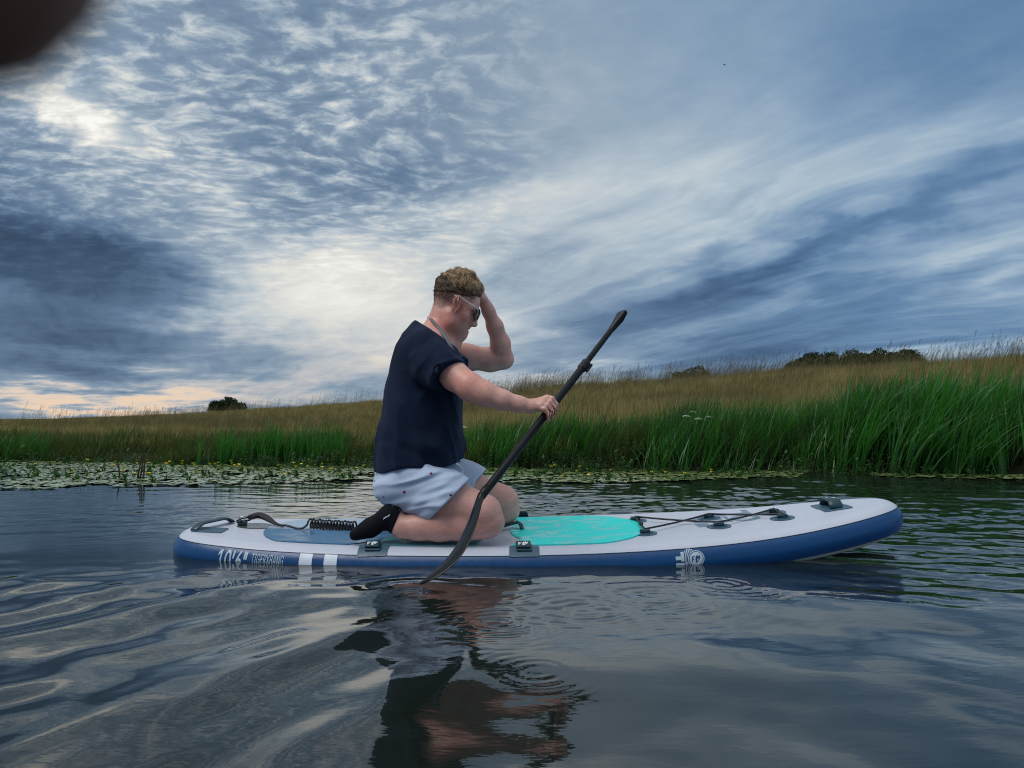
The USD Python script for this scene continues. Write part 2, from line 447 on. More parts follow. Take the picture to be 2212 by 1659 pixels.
def blade_rows(n, r, L, W, lean, curl, az=0.0, az_spread=math.pi, rng=RNG):
    rr = r * np.sqrt(rng.random(n)); th = rng.random(n) * 2 * np.pi
    return np.stack([rr * np.cos(th), rr * np.sin(th), np.zeros(n), L[0] + (L[1] - L[0]) * rng.random(n), W[0] + (W[1] - W[0]) * rng.random(n),
                     az + az_spread * (2 * rng.random(n) - 1), np.abs(rng.normal(lean[0], lean[1], n)), rng.normal(curl[0], curl[1], n), rng.normal(0, 0.9, n)], -1)


def instancer(name, protos, where, scales, rotz, label, cat, tilt=None, kind='stuff'):
    """Masses of alike tufts as ONE object. protos: [(mesh, tint, material)]"""
    path = fresh(name)
    pi = UsdGeom.PointInstancer.Define(stage, path)
    targets = []
    for k, (m_, tint, mat) in enumerate(protos):
        pr = obj('tuft', m_, mat, parent=pi.GetPrim(), smooth=False, colour=tint)
        targets.append(pr.GetPath())
    pi.CreatePrototypesRel().SetTargets(targets)
    n = len(where)
    pi.CreateProtoIndicesAttr(Vt.IntArray.FromNumpy(RNG.integers(0, len(protos), n).astype(np.int32)))
    pi.CreatePositionsAttr(Vt.Vec3fArray.FromNumpy(np.asarray(where, np.float32)))
    sc = np.asarray(scales, float)
    pi.CreateScalesAttr(Vt.Vec3fArray.FromNumpy((np.repeat(sc[:, None], 3, 1) if sc.ndim == 1 else sc).astype(np.float32)))
    qs = [Gf.Quath(float(math.cos(r / 2)), 0, 0, float(math.sin(r / 2))) for r in rotz]
    pi.CreateOrientationsAttr(Vt.QuathArray(qs))
    return tag(pi, label, cat, kind=kind)


GRASS = leaf_material('dry_grass', [(0.15, (0.11, 0.085, 0.038)), (0.40, (0.36, 0.285, 0.14)), (0.65, (0.64, 0.53, 0.29)), (1.0, (0.85, 0.75, 0.50))], 0.25, 0.75, 0.15)
GRASS_MIX = leaf_material('olive_grass', [(0.15, (0.05, 0.055, 0.016)), (0.5, (0.13, 0.13, 0.04)), (0.8, (0.23, 0.21, 0.075)), (1.0, (0.36, 0.31, 0.14))], 0.3, 0.7, 0.15)
REED = leaf_material('reed_leaf', [(0.1, (0.010, 0.055, 0.008)), (0.38, (0.034, 0.17, 0.018)), (0.66, (0.085, 0.30, 0.034)), (0.86, (0.20, 0.43, 0.085)), (1.0, (0.34, 0.40, 0.16))], 0.38, 0.36, 0.5)
SEDGE = leaf_material('sedge_leaf', [(0.1, (0.012, 0.036, 0.008)), (0.5, (0.030, 0.090, 0.016)), (0.8, (0.070, 0.150, 0.030)), (1.0, (0.22, 0.26, 0.10))], 0.35, 0.5, 0.3)
WEED = leaf_material('waterside_leaf', [(0.1, (0.014, 0.050, 0.012)), (0.5, (0.030, 0.100, 0.022)), (0.85, (0.060, 0.150, 0.036)), (1.0, (0.11, 0.20, 0.06))], 0.35, 0.5, 0.3)
SEED = leaf_material('seed_grass', [(0.1, (0.10, 0.085, 0.05)), (0.5, (0.19, 0.16, 0.10)), (1.0, (0.30, 0.26, 0.18))], 0.3, 0.7, 0.1)

# dry grass on the rise: tufts leaning with the wind towards the right
protos = []
for k in range(5):
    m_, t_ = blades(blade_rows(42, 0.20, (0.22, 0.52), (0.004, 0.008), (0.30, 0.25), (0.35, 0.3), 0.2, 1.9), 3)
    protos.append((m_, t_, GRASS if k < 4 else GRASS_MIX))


def scatter(n, x0, x1, y0, y1, keep, rng=RNG):
    x = rng.uniform(x0, x1, n); y = rng.uniform(y0, y1, n)
    k = keep(x, y)
    return x[k], y[k]


def in_view(x, y, margin=1.15):
    return (np.abs(x) < margin * 0.662 * y + 0.6)


def meadow_keep(x, y):
    d1 = shore_d(x, y); d2 = (x - C0[0]) * CN[0] + (y - C0[1]) * CN[1]
    return (d1 > 1.3) & (d2 < 3.5) & in_view(x, y)


gx1, gy1 = scatter(60000, -14, 16, 8.5, 24, meadow_keep)
gx2, gy2 = scatter(34000, -40, 16, 24, 60, meadow_keep)
gx3, gy3 = scatter(16000, -100, 0, 60, 150, meadow_keep)
gxa, gya = np.concatenate([gx1, gx2, gx3]), np.concatenate([gy1, gy2, gy3])
patch = fbm2(gxa * 0.35, gya * 0.35, 3, 71)
keep = RNG.random(len(gxa)) < np.clip(0.75 + 1.6 * patch, 0.25, 1)
gxa, gya, patch = gxa[keep], gya[keep], patch[keep]
sc = (0.55 + 0.5 * RNG.random(len(gxa)) + 0.9 * np.clip(patch, -0.3, 0.4)) * (1 - 0.25 * sstep(gya, 24, 70)) * (1 - 0.45 * sstep(1.0 - gxa, 0, 4) * (1 - sstep(gya, 16, 34)))
instancer('meadow_grass', protos, np.stack([gxa, gya, land_height(gxa, gya) - 0.03], -1), sc, RNG.normal(0, 0.5, len(gxa)), 'dry brown grass covering the long rise behind the river bank', 'grass')

# tall seed heads standing against the sky along the crest
protos = []
for k in range(6):
    n = 7
    rows = blade_rows(n, 0.22, (0.5, 1.0), (0.0035, 0.005), (0.16, 0.1), (0.38, 0.2), 0.0, 0.7)
    m_, t_ = blades(rows, 6)
    t_ = np.ones_like(t_) * 0.85
    heads, hts = [], []
    vv = m_.vertices.reshape(n, 7, 2, 3).mean(2)
    for i in range(n):
        tip, d_ = vv[i, -1], vv[i, -1] - vv[i, -2]
        d_ = d_ / (np.linalg.norm(d_) + 1e-9)
        for j in range(7):
            o = tip - d_ * 0.02 * j
            a_ = RNG.random() * 6.28
            hd = np.array([[*o, RNG.uniform(0.02, 0.05), 0.007, a_ if j else 0.0, RNG.uniform(0.3, 0.9), 0.5, 0.0]])
            b_, bt = blades(hd, 2); heads.append(b_); hts.append(np.ones_like(bt))
    allm = trimesh.util.concatenate([m_] + heads)
    protos.append((allm, np.vstack([t_] + hts), SEED))


def crest_keep(x, y):
    d2 = (x - C0[0]) * CN[0] + (y - C0[1]) * CN[1]
    return (d2 > -4.5) & (d2 < 2.0) & in_view(x, y) & (RNG.random(len(x)) < np.clip(0.55 + 2.2 * fbm2(x * 0.3, y * 0.3, 2, 77), 0.08, 1))


c1 = scatter(9000, -6, 16, 14, 40, crest_keep); c2 = scatter(9000, -60, -2, 34, 110, crest_keep)
cx_, cy_ = np.concatenate([c1[0], c2[0]]), np.concatenate([c1[1], c2[1]])
instancer('seed_grass', protos, np.stack([cx_, cy_, land_height(cx_, cy_) - 0.02], -1), RNG.uniform(0.55, 1.15, len(cx_)) * (1 + 0.1 * sstep(cy_, 25, 70)), RNG.normal(0, 0.35, len(cx_)), 'tall pale grass stems with seed heads leaning along the crest', 'grass')


def slope_keep(x, y):
    d1 = shore_d(x, y); d2 = (x - C0[0]) * CN[0] + (y - C0[1]) * CN[1]
    return (d1 > 2.2) & (d2 < -2) & ((x > 0.5) | (y > 18)) & in_view(x, y) & (RNG.random(len(x)) < np.clip(0.4 + 2.5 * fbm2(x * 0.4, y * 0.4, 2, 79), 0.05, 1))


s1 = scatter(14000, -12, 16, 9, 26, slope_keep)
instancer('pale_grass', protos, np.stack([s1[0], s1[1], land_height(*s1) - 0.05], -1), RNG.uniform(0.35, 0.85, len(s1[0])), RNG.normal(0, 0.6, len(s1[0])), 'pale seeding grass stems scattered over the slope below the crest', 'grass')

# ------------------------------------------------------------------ reeds: plants one can tell apart at the front, the bed behind them as a mass
def reed_proto(name, label, group, n, L, W, lean, curl, az, az_sp, mat=None):
    t = thing(name, label, 'reed', (0, 0, -50), group)
    rows = blade_rows(n, 0.05, L, W, lean, curl, az, az_sp)
    for i in range(n):
        m_, tt = blades(rows[i:i + 1], 6)
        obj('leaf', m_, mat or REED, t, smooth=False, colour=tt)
    return t


def plant_out(source, spots, lean=0.0, smin=0.8, smax=1.15, turn=0.5, label=None):
    """spots: (x, y). The first plant is the source itself."""
    for k, (x, y) in enumerate(spots):
        z = max(float(land_height(np.array([x]), np.array([y]))[0]), -0.12) - 0.02
        a = RNG.normal(0, turn)
        s = RNG.uniform(smin, smax)
        tl = lean + RNG.normal(0, 0.05)
        if source.GetAttribute('xformOp:translate') and k == 0 and not source.GetCustomDataByKey('placed'):
            source.SetCustomDataByKey('placed', 'yes')
            place(source, (x, y, z), a, s, tl)
        else:
            copy(source, (x, y, z), a, s, label=label, tilt=tl)
    source.ClearCustomDataByKey('placed')


def along_shore(px0, px1, n, back0, back1, rng=RNG, clump=0.0):
    """Spots along the water's edge seen between two places in the photo's width."""
    out = []
    while len(out) < n:
        px = rng.uniform(px0, px1)
        if clump and meshkit.fbm(np.array([[px * 0.03, 0.5, 0.5]]), 2, 91)[0] < clump * rng.random():
            continue
        dirx = (px - 1106) / 1671.0
        # where this bearing meets the shore
        ys = np.linspace(5, 16, 400); d_ = shore_d(dirx * ys, ys)
        y = float(np.interp(0.0, d_, ys)) if np.all(np.diff(d_) > -1e-3) else float(ys[np.argmax(d_ > 0)])
        b = rng.uniform(back0, back1)
        out.append((dirx * (y + b), y + b))
    return out


big = [reed_proto('tall_reed', 'tall dark green reed with broad blades bent over by wind, in the right-hand clump', 'tall reeds of the right-hand clump', 9, (0.95, 1.5), (0.020, 0.034), (0.17, 0.10), (0.40, 0.25), 0.05, 0.7) for _ in range(3)]
spots = along_shore(1800, 2105, 52, -0.15, 0.5) + along_shore(1960, 2230, 44, -0.1, 0.8)
for k in range(3):
    plant_out(big[k], spots[k::3], 0.05, 0.54, 0.86)
low = [reed_proto('reed', 'mid-green reed in the band right of the paddler', 'reeds along the bank right of the paddler', 7, (0.5, 0.95), (0.010, 0.018), (0.16, 0.12), (0.55, 0.35), 0.1, 1.2) for _ in range(3)]
spots = along_shore(1390, 1850, 62, -0.1, 0.45) + along_shore(1010, 1420, 40, 0.25, 0.75)
for k in range(3):
    plant_out(low[k], spots[k::3], 0.04, 0.50, 0.85)
lft = [reed_proto('reed', 'bright green reed in the upright clump left of the paddler', 'reeds of the clump left of the paddler', 8, (0.7, 1.15), (0.012, 0.020), (0.10, 0.07), (0.28, 0.2), 0.1, 1.5) for _ in range(2)]
spots = along_shore(560, 740, 46, 0.1, 0.6) + along_shore(430, 600, 22, 0.1, 0.5)
for k in range(2):
    plant_out(lft[k], spots[k::2], 0.02, 0.42, 0.68)
edge = reed_proto('reed', 'dark green reed of the small clump at the far left', 'reeds at the far left of the bank', 7, (0.5, 0.9), (0.012, 0.018), (0.12, 0.08), (0.3, 0.2), 0.1, 1.4)
plant_out(edge, along_shore(-30, 95, 18, 0.1, 0.6), 0.02, 0.45, 0.7)

protos = []
for k in range(4):
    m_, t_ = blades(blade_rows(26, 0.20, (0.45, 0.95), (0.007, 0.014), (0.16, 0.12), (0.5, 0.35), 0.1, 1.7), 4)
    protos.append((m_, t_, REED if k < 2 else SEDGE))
sp = along_shore(990, 1500, 210, 0.25, 1.3) + along_shore(1450, 2240, 560, 0.15, 1.5) + along_shore(470, 745, 110, 0.35, 0.9) + along_shore(-40, 90, 40, 0.2, 0.8)
tall = np.array([1.0 if (x / y) > 0.42 else ((0.58 if x / y < 0.2 else 0.74) if x / y > -0.1 else 0.46) for x, y in sp])
sp = np.array(sp)
instancer('reed_bed', protos, np.stack([sp[:, 0], sp[:, 1], np.maximum(land_height(sp[:, 0], sp[:, 1]), -0.1)], -1), RNG.uniform(0.6, 1.0, len(sp)) * tall, RNG.normal(0, 0.6, len(sp)), 'dense bed of green reeds and sedge behind the front row of reeds', 'reeds')

# dark mixed herbage at the foot of the rise
protos = []
for k in range(4):
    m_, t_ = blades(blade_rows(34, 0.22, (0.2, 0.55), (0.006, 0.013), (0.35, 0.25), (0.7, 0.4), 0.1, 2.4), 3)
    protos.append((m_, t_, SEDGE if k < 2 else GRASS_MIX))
sp = np.array(along_shore(-80, 2300, 1400, 0.25, 2.3))
instancer('bank_herbage', protos, np.stack([sp[:, 0], sp[:, 1], np.maximum(land_height(sp[:, 0], sp[:, 1]), -0.05) - 0.02], -1), RNG.uniform(0.4, 0.85, len(sp)), RNG.normal(0, 0.9, len(sp)), 'dark green tangle of grass and herbs along the foot of the bank', 'herbage')


# low leafy plants right at the water
def leafy(name, label, group, n, h, mat):
    t = thing(name, label, 'waterside plant', (0, 0, -50), group)
    stems, rows = [], []
    for i in range(n):
        a = RNG.random() * 6.28; hh_ = h * RNG.uniform(0.5, 1.0); r0 = RNG.random() * 0.10
        base = np.array([r0 * math.cos(a), r0 * math.sin(a), 0]); top = base + [0.25 * hh_ * math.cos(a), 0.25 * hh_ * math.sin(a), hh_]
        stems.append(tube(np.linspace(base, top, 4), [0.003, 0.0026, 0.002, 0.0012], 5))
        for j in range(9):
            f_ = 0.2 + 0.8 * j / 8
            p_ = base + (top - base) * f_
            rows.append([*p_, RNG.uniform(0.05, 0.10) * (1.15 - 0.5 * f_), RNG.uniform(0.016, 0.030), j * 2.4 + RNG.normal(0, 0.4), RNG.uniform(0.8, 1.35), RNG.uniform(0.2, 0.8), 0.0])
    obj('stem', cat_mesh(stems), WEED_STEM, t)
    m_, tt = blades(np.array(rows), 3)
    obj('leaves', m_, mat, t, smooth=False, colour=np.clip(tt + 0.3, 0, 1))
    return t


WEED_STEM = plain('green_stem', (0.05, 0.09, 0.025), 0.6)
wd = [leafy('waterside_plant', 'low leafy green plant at the water edge beside the reeds', 'leafy plants along the water edge', 9, 0.30, WEED) for _ in range(3)]
spots = along_shore(560, 830, 40, -0.35, 0.3) + along_shore(1000, 1500, 46, -0.3, 0.3) + along_shore(1500, 2200, 30, -0.35, 0.1) + along_shore(60, 560, 24, -0.1, 0.3)
for k in range(3):
    plant_out(wd[k], spots[k::3], 0.0, 0.55, 1.2, 2.0)


# ------------------------------------------------------------------ floating water lilies
def pad_mesh(r, seg=16):
    a = np.linspace(0.16, 2 * np.pi - 0.16, seg)
    rim = np.stack([r * np.cos(a), r * np.sin(a), 0.0035 + 0.003 * np.sin(a * 3)], -1)
    mid = rim * [0.55, 0.55, 0.4] + [0, 0, 0.0015]
    v = np.vstack([[0, 0, 0.001], mid, rim])
    i = np.arange(seg - 1)
    f = np.vstack([np.stack([np.zeros(seg - 1, int), 1 + i, 2 + i], 1), np.stack([1 + i, 1 + seg + i, 2 + seg + i], 1), np.stack([1 + i, 2 + seg + i, 2 + i], 1)])
    return trimesh.Trimesh(v, f, process=False)


g = Graph()
rnd = g.n('object_info', 'random'); pos = g.n('geometry', 'position')
col = g.ramp(g.m('multiply_add', g.noise(pos, 2.0, 3, 0.6), 0.6, g.m('multiply', rnd, 0.5)), [(0.1, (0.07, 0.11, 0.035)), (0.5, (0.16, 0.22, 0.08)), (0.8, (0.26, 0.31, 0.13)), (1.0, (0.34, 0.33, 0.14))])
PAD = g.build('lily_leaf', g.n('principled_bsdf', 'BSDF', base_color=col, roughness=0.22, specular_ior_level=0.8, coat_weight=0.4, coat_roughness=0.12))
PETAL = plain('yellow_petal', (0.80, 0.62, 0.035), 0.5, vary=0.1)
CENTRE = plain('flower_centre', (0.55, 0.33, 0.02), 0.6)


def lily_keep(x, y):
    d1 = shore_d(x, y)
    px = 1106 + 1671 * x / y
    lo = np.interp(px, [-200, 0, 420, 800, 1050, 1350, 1500, 1720, 1760], [6.45, 6.45, 6.75, 7.15, 7.15, 7.05, 7.25, 7.75, 9.0])
    lo = lo + 0.9 * fbm2(x * 0.9, y * 1.6, 3, 83)
    fill = fbm2(x * 1.4, y * 2.4, 3, 81)
    strip = (px > 1880) & (d1 > -0.55) & (d1 < 0.02)
    return (((y > lo) & (px < 1740) & (d1 < 0.12) & (fill > -0.17)) | strip) & (np.abs(px - 1106) < 1250)


lx1, ly1 = scatter(16000, -8.5, 6.0, 5.6, 11, lily_keep)
order = np.argsort(ly1)
near_i, far_i = order[:300], order[300:]
pads = []
for r in (0.045, 0.055, 0.065):
    t = thing('lily_pad', 'round floating lily pad at the open-water rim of the lily bed', 'lily pad', (0, 0, -50), 'lily pads along the rim of the lily bed')
    obj('leaf', pad_mesh(r), PAD, t, smooth=True)
    pads.append(t)
for k, i in enumerate(near_i):
    src = pads[k % 3]
    zz_ = float(water_height(lx1[i:i + 1], ly1[i:i + 1])[0])
    if k < 3:
        place(src, (lx1[i], ly1[i], zz_ + 0.004), RNG.random() * 6.28)
    else:
        copy(src, (lx1[i], ly1[i], zz_ + 0.004 + 0.003 * RNG.random()), RNG.random() * 6.28, RNG.uniform(0.7, 1.2), tilt=RNG.normal(0, 0.05))
pz = water_height(lx1[far_i], ly1[far_i])
instancer('lily_bed', [(pad_mesh(r), None, PAD) for r in (0.045, 0.055, 0.065)], np.stack([lx1[far_i], ly1[far_i], pz + 0.004 + 0.006 * RNG.random(len(far_i))], -1), RNG.uniform(0.7, 1.25, len(far_i)), RNG.random(len(far_i)) * 6.28, 'floating carpet of small round lily pads under the far bank', 'lily pads')
# leaves that stand up out of the carpet
protos = [(lambda mt: (mt[0], mt[1], WEED))(blades(blade_rows(5, 0.03, (0.04, 0.09), (0.02, 0.04), (0.7, 0.4), (0.4, 0.3)), 2)) for _ in range(3)]
sel = far_i[RNG.random(len(far_i)) < 0.16]
instancer('raised_lily_leaves', protos, np.stack([lx1[sel], ly1[sel], np.zeros(len(sel))], -1), RNG.uniform(0.5, 1.2, len(sel)), RNG.random(len(sel)) * 6.28, 'small crumpled leaves standing up out of the lily carpet', 'leaves')

fl = thing('lily_flower', 'small yellow flower held above the lily pads', 'flower', (0, 0, -50), 'yellow flowers among the lily pads')
rows = np.array([[0, 0, 0.055, 0.026, 0.020, k * 2 * np.pi / 5, 0.75, 0.5, 0.0] for k in range(5)])
for k in range(5):
    m_, tt = blades(rows[k:k + 1], 3)
    obj('petal', m_, PETAL, fl, smooth=False)
obj('flower_centre', trimesh.creation.icosphere(1, 0.006).apply_translation([0, 0, 0.062]), CENTRE, fl)
obj('stalk', tube([[0, 0, -0.02], [0.003, 0, 0.03], [0, 0, 0.056]], 0.0018, 5), WEED_STEM, fl)
cand = np.concatenate([far_i, near_i[::3]])
pxs = 1106 + 1671 * lx1[cand] / ly1[cand]
wgt = np.interp(pxs, [-100, 100, 350, 450, 800, 1000, 1100, 1450, 1700, 1800], [0.1, 0.2, 0.8, 1.0, 0.9, 0.5, 0.5, 0.35, 0.1, 0.02])
cand = RNG.choice(cand, 105, replace=False, p=wgt / wgt.sum())
for k, i in enumerate(cand):
    loc = (lx1[i], ly1[i], 0.0)
    if k == 0:
        place(fl, loc, 0.3)
    else:
        copy(fl, loc, RNG.random() * 6.28, RNG.uniform(0.7, 1.25), tilt=RNG.normal(0, 0.25))

# ------------------------------------------------------------------ white umbels, a dock, dead stems
UMBEL = plain('white_flower', (0.55, 0.53, 0.48), 0.7)
DARK_STEM = plain('dark_stem', (0.035, 0.022, 0.014), 0.8, vary=0.3)


def umbel(px, py, y, label):
    p = at(px, py, y)
    gz_ = float(land_height(np.array([p[0]]), np.array([y]))[0])
    t = thing('white_umbel', label, 'flower', (p[0], y, gz_))
    h = p[2] - gz_
    obj('stem', tube([[0, 0, 0], [0.02, 0, h * 0.5], [0, 0, h - 0.05]], 0.003, 5), WEED_STEM, t)
    rays_, fl_ = [], []
    for k in range(14):
        a = k * 2.4; r = 0.040 * math.sqrt((k + 0.5) / 14)
        e = [r * math.cos(a), r * math.sin(a), h - 0.004 * k * 0.3]
        rays_.append(tube([[0, 0, h - 0.05], e], 0.001, 4))
        fl_.append(trimesh.creation.icosphere(1, 0.0075).apply_scale([1, 1, 0.5]).apply_translation(e))
    obj('rays', cat_mesh(rays_), WEED_STEM, t); obj('florets', cat_mesh(fl_), UMBEL, t)


umbel(1156, 868, 9.2, 'white flower head just above the paddler wrist')
umbel(1001, 921, 8.8, 'white flower head beside the front of the dark shirt')
umbel(1482, 897, 8.7, 'leftmost white flower head of the group above the low reeds')
umbel(1508, 903, 8.75, 'lower middle white flower head above the low reeds')
umbel(1530, 899, 8.9, 'rightmost white flower head of the group above the low reeds')
umbel(1496, 888, 9.1, 'topmost white flower head of the group above the low reeds')


t = thing('dead_stem', 'bundle of dead dark stems standing up out of the lily pads', 'dead stems', (*on_water(300, 1036)[:2], 0))
for (x0, x1, h) in ((0.0, 0.035, 0.26), (0.03, 0.05, 0.22), (-0.03, 0.02, 0.24), (-0.19, -0.21, 0.17)):
    obj('stem', tube(spline([[x0, 0, -0.05], [(x0 + x1) / 2 + 0.01, 0, h / 2], [x1, 0, h]], 6), [0.010, 0.009, 0.009, 0.008, 0.007, 0.005], 6), DARK_STEM, t)


# ------------------------------------------------------------------ trees and bushes on the skyline
CROWN = leaf_material('tree_leaf', [(0.1, (0.008, 0.020, 0.008)), (0.5, (0.016, 0.036, 0.012)), (0.85, (0.032, 0.060, 0.020)), (1.0, (0.05, 0.075, 0.03))], 0.2, 0.6, 0.2, attr=False)
BARK = plain('bark', (0.05, 0.042, 0.035), 0.9, vary=0.3)


def tree(name, label, cat, base, h, w, trunk_h, seed, n=5200, leaf=0.13, lobes=11):
    r = np.random.default_rng(seed)
    t = thing(name, label, cat, base)
    limbs = [tube(spline([[0, 0, -0.3], [0.05 * w * r.normal(), 0, trunk_h * 0.7], [0.04 * w, 0, h * 0.7]], 6), np.linspace(0.035 * w, 0.012 * w, 6), 8)]
    cs = []
    for k in range(lobes):
        a = r.random() * 6.28; rr = 0.36 * w * math.sqrt(r.random())
        c = np.array([rr * math.cos(a), rr * math.sin(a), trunk_h + (h - trunk_h) * (0.28 + 0.5 * r.random() * (1 - 0.8 * (rr / (0.5 * w)) ** 2))])
        cs.append((c, np.array([0.17, 0.17, 0.14]) * w * r.uniform(0.7, 1.15)))
        limbs.append(tube(spline([[0, 0, trunk_h * 0.6], c * [0.5, 0.5, 0.75], c], 5), np.linspace(0.016 * w, 0.005 * w, 5), 6))
    obj('trunk', cat_mesh(limbs), BARK, t)
    who = r.integers(0, lobes, n)
    c = np.array([cs[i][0] for i in who]); s = np.array([cs[i][1] for i in who])
    v = r.normal(size=(n, 3)); v /= np.linalg.norm(v, axis=1, keepdims=True)
    p = c + v * s * (0.45 + 0.62 * r.random((n, 1)) ** 0.5 + 0.22 * r.random((n, 1)) ** 6)
    p[:, 2] = np.maximum(p[:, 2], trunk_h * 0.5 + 0.05 * h * r.random(n))
    a = r.normal(size=(n, 3)); a /= np.linalg.norm(a, axis=1, keepdims=True)
    b = np.cross(a, r.normal(size=(n, 3))); b /= np.linalg.norm(b, axis=1, keepdims=True)
    L = leaf * r.uniform(0.6, 1.3, (n, 1))
    q_ = np.stack([p - a * L, p + b * L * 0.55, p + a * L, p - b * L * 0.55], 1).reshape(-1, 3)
    i = np.arange(n)[:, None] * 4
    f = np.vstack([i + [[0, 1, 2]], i + [[0, 2, 3]]])
    obj('crown', trimesh.Trimesh(q_, f, process=False), CROWN, t, smooth=False)


def stand(name, label, cat, pxc, pytop, pxw, y, h, trunk, seed, **k):
    """A tree whose top and width are read off the photograph, at its own distance."""
    top = at(pxc, pytop, y)
    tree(name, label, cat, (top[0], y, top[2] - h), h, pxw * y / 1671.0, trunk, seed, **k)


stand('tree', 'lone dark round-topped tree on the skyline left of the paddler', 'tree', 489, 861, 92, 235, 6.6, 1.6, 1, n=7000, leaf=0.32, lobes=14)
stand('bush', 'small dark bush on the crest right of the paddle', 'bush', 1497, 783, 96, 33, 1.5, 0.2, 2, n=4200, leaf=0.05)
for k, (c_, tp, w_, yy, h_, lb) in enumerate(((1742, 758, 96, 47, 2.4, 'lowest and leftmost bush of the row on the right skyline'), (1800, 752, 100, 48, 2.6, 'second bush from the left in the row on the right skyline'), (1858, 747, 96, 48, 2.7, 'middle bush with sky gaps in the row on the right skyline'), (1908, 746, 84, 49, 2.7, 'second bush from the right in the row on the right skyline'), (1955, 744, 84, 49, 2.7, 'rounded tallest bush ending the row on the right skyline'))):
    stand('bush', 'dark ' + lb, 'bush', c_, tp, w_, yy, h_, 0.7, 10 + k, n=5200, leaf=0.075, lobes=17)

# ------------------------------------------------------------------ a bird high up
BIRD = plain('dark_feather', (0.02, 0.02, 0.025), 0.7)
bp = at(1565, 140, 58.0)
t = thing('bird', 'dark bird flying high in the clear part of the sky', 'bird', bp)
body = trimesh.creation.icosphere(2, 1.0).apply_scale([0.10, 0.035, 0.03]); obj('body', body, BIRD, t)
for s_ in (-1, 1):
    pts = np.array([[0.03, 0.02 * s_, 0.01], [0.10, 0.10 * s_, 0.055], [0.05, 0.23 * s_, 0.04 if s_ > 0 else 0.10]])
    if s_ < 0:
        pts = np.array([[0.0, -0.02, 0.0], [-0.08, -0.10, 0.0], [-0.15, -0.2, -0.045]])
    else:
        pts = np.array([[0.03, 0.02, 0.01], [0.09, 0.09, 0.045], [0.15, 0.2, 0.075]])
    obj('wing', tube(spline(pts, 8), np.linspace(0.035, 0.008, 8), 8, flat=0.25), BIRD, t)

# ------------------------------------------------------------------ the paddleboard
from scipy.interpolate import CubicSpline, PchipInterpolator
BC, ROLL, RR = np.array([0.0, 3.49, 0.0]), math.radians(3.3), 0.075
_zd = CubicSpline(*np.array([(-1.50, .108), (-1.0, .084), (-.4, .076), (.2, .083), (.7, .104), (1.1, .137), (1.4, .178), (1.74, .236)]).T)
half = spline(np.array([(-1.405, 0), (-1.400, .07), (-1.375, .125), (-1.31, .172), (-1.2, .212), (-1.0, .262), (-.6, .312), (-.1, .333), (.4, .330), (.8, .300), (1.1, .252), (1.33, .196), (1.5, .138), (1.60, .085), (1.645, .040), (1.655, 0)]), 150)
bx, bw = half[:, 0], np.maximum(half[:, 1], 0)
bx[0], bw[0], bw[-1] = -1.405, 0, 0


def half_w(x):
    return np.interp(x, bx, bw)


def to_world(p):
    p = np.asarray(p, float)
    c, s = math.cos(ROLL), math.sin(ROLL)
    return np.stack([p[..., 0] + BC[0], p[..., 1] * c - p[..., 2] * s + BC[1], p[..., 1] * s + p[..., 2] * c + BC[2]], -1)


def deck_z(x, y):
    o = np.clip(np.abs(y) - half_w(x), 0, RR * 0.999)
    return _zd(np.clip(x, -1.5, 1.74)) - RR + np.sqrt(RR ** 2 - o ** 2)


def on_deck(px, py):
    """Board coordinates of a place of the photograph lying on the deck."""
    r = ray(px, py)
    ts = np.linspace(2.6, 4.3, 1500)
    P = EYE + r[None] * ts[:, None] - BC
    c, s = math.cos(ROLL), math.sin(ROLL)
    ly_ = P[:, 1] * c + P[:, 2] * s; lz_ = -P[:, 1] * s + P[:, 2] * c
    gap = lz_ - _zd(np.clip(P[:, 0], -1.5, 1.74))
    k = np.argmax(gap < 0) if np.any(gap < 0) else len(ts) - 1
    return np.array([P[k, 0], ly_[k]])


# outline once round, with outward normals
ox = np.concatenate([bx, bx[::-1][1:-1]]); oy = np.concatenate([-bw, bw[::-1][1:-1]])
tx, ty = np.gradient(np.concatenate([ox[-2:], ox, ox[:2]]))[2:-2], np.gradient(np.concatenate([oy[-2:], oy, oy[:2]]))[2:-2]
tl = np.hypot(tx, ty); onx, ony = ty / tl, -tx / tl


def rail_mesh(th0, th1, n, grow=0.0):
    th = np.radians(np.linspace(th0, th1, n))
    z0 = _zd(ox) - RR
    v = np.stack([ox[:, None] + (RR + grow) * np.cos(th) * onx[:, None], oy[:, None] + (RR + grow) * np.cos(th) * ony[:, None], z0[:, None] + (RR + grow) * np.sin(th)], -1)
    return trimesh.Trimesh(to_world(v.reshape(-1, 3)), grid_faces(len(ox), n, wrap_u=True)[:, ::-1], process=False)


def sheet(zoff, flip):
    f_ = np.linspace(-1, 1, 25)
    v = np.stack([np.repeat(bx[:, None], 25, 1), bw[:, None] * f_[None], np.repeat((_zd(bx) + zoff)[:, None], 25, 1)], -1)
    f = grid_faces(len(bx), 25)
    return trimesh.Trimesh(to_world(v.reshape(-1, 3)), f if not flip else f[:, ::-1], process=False)


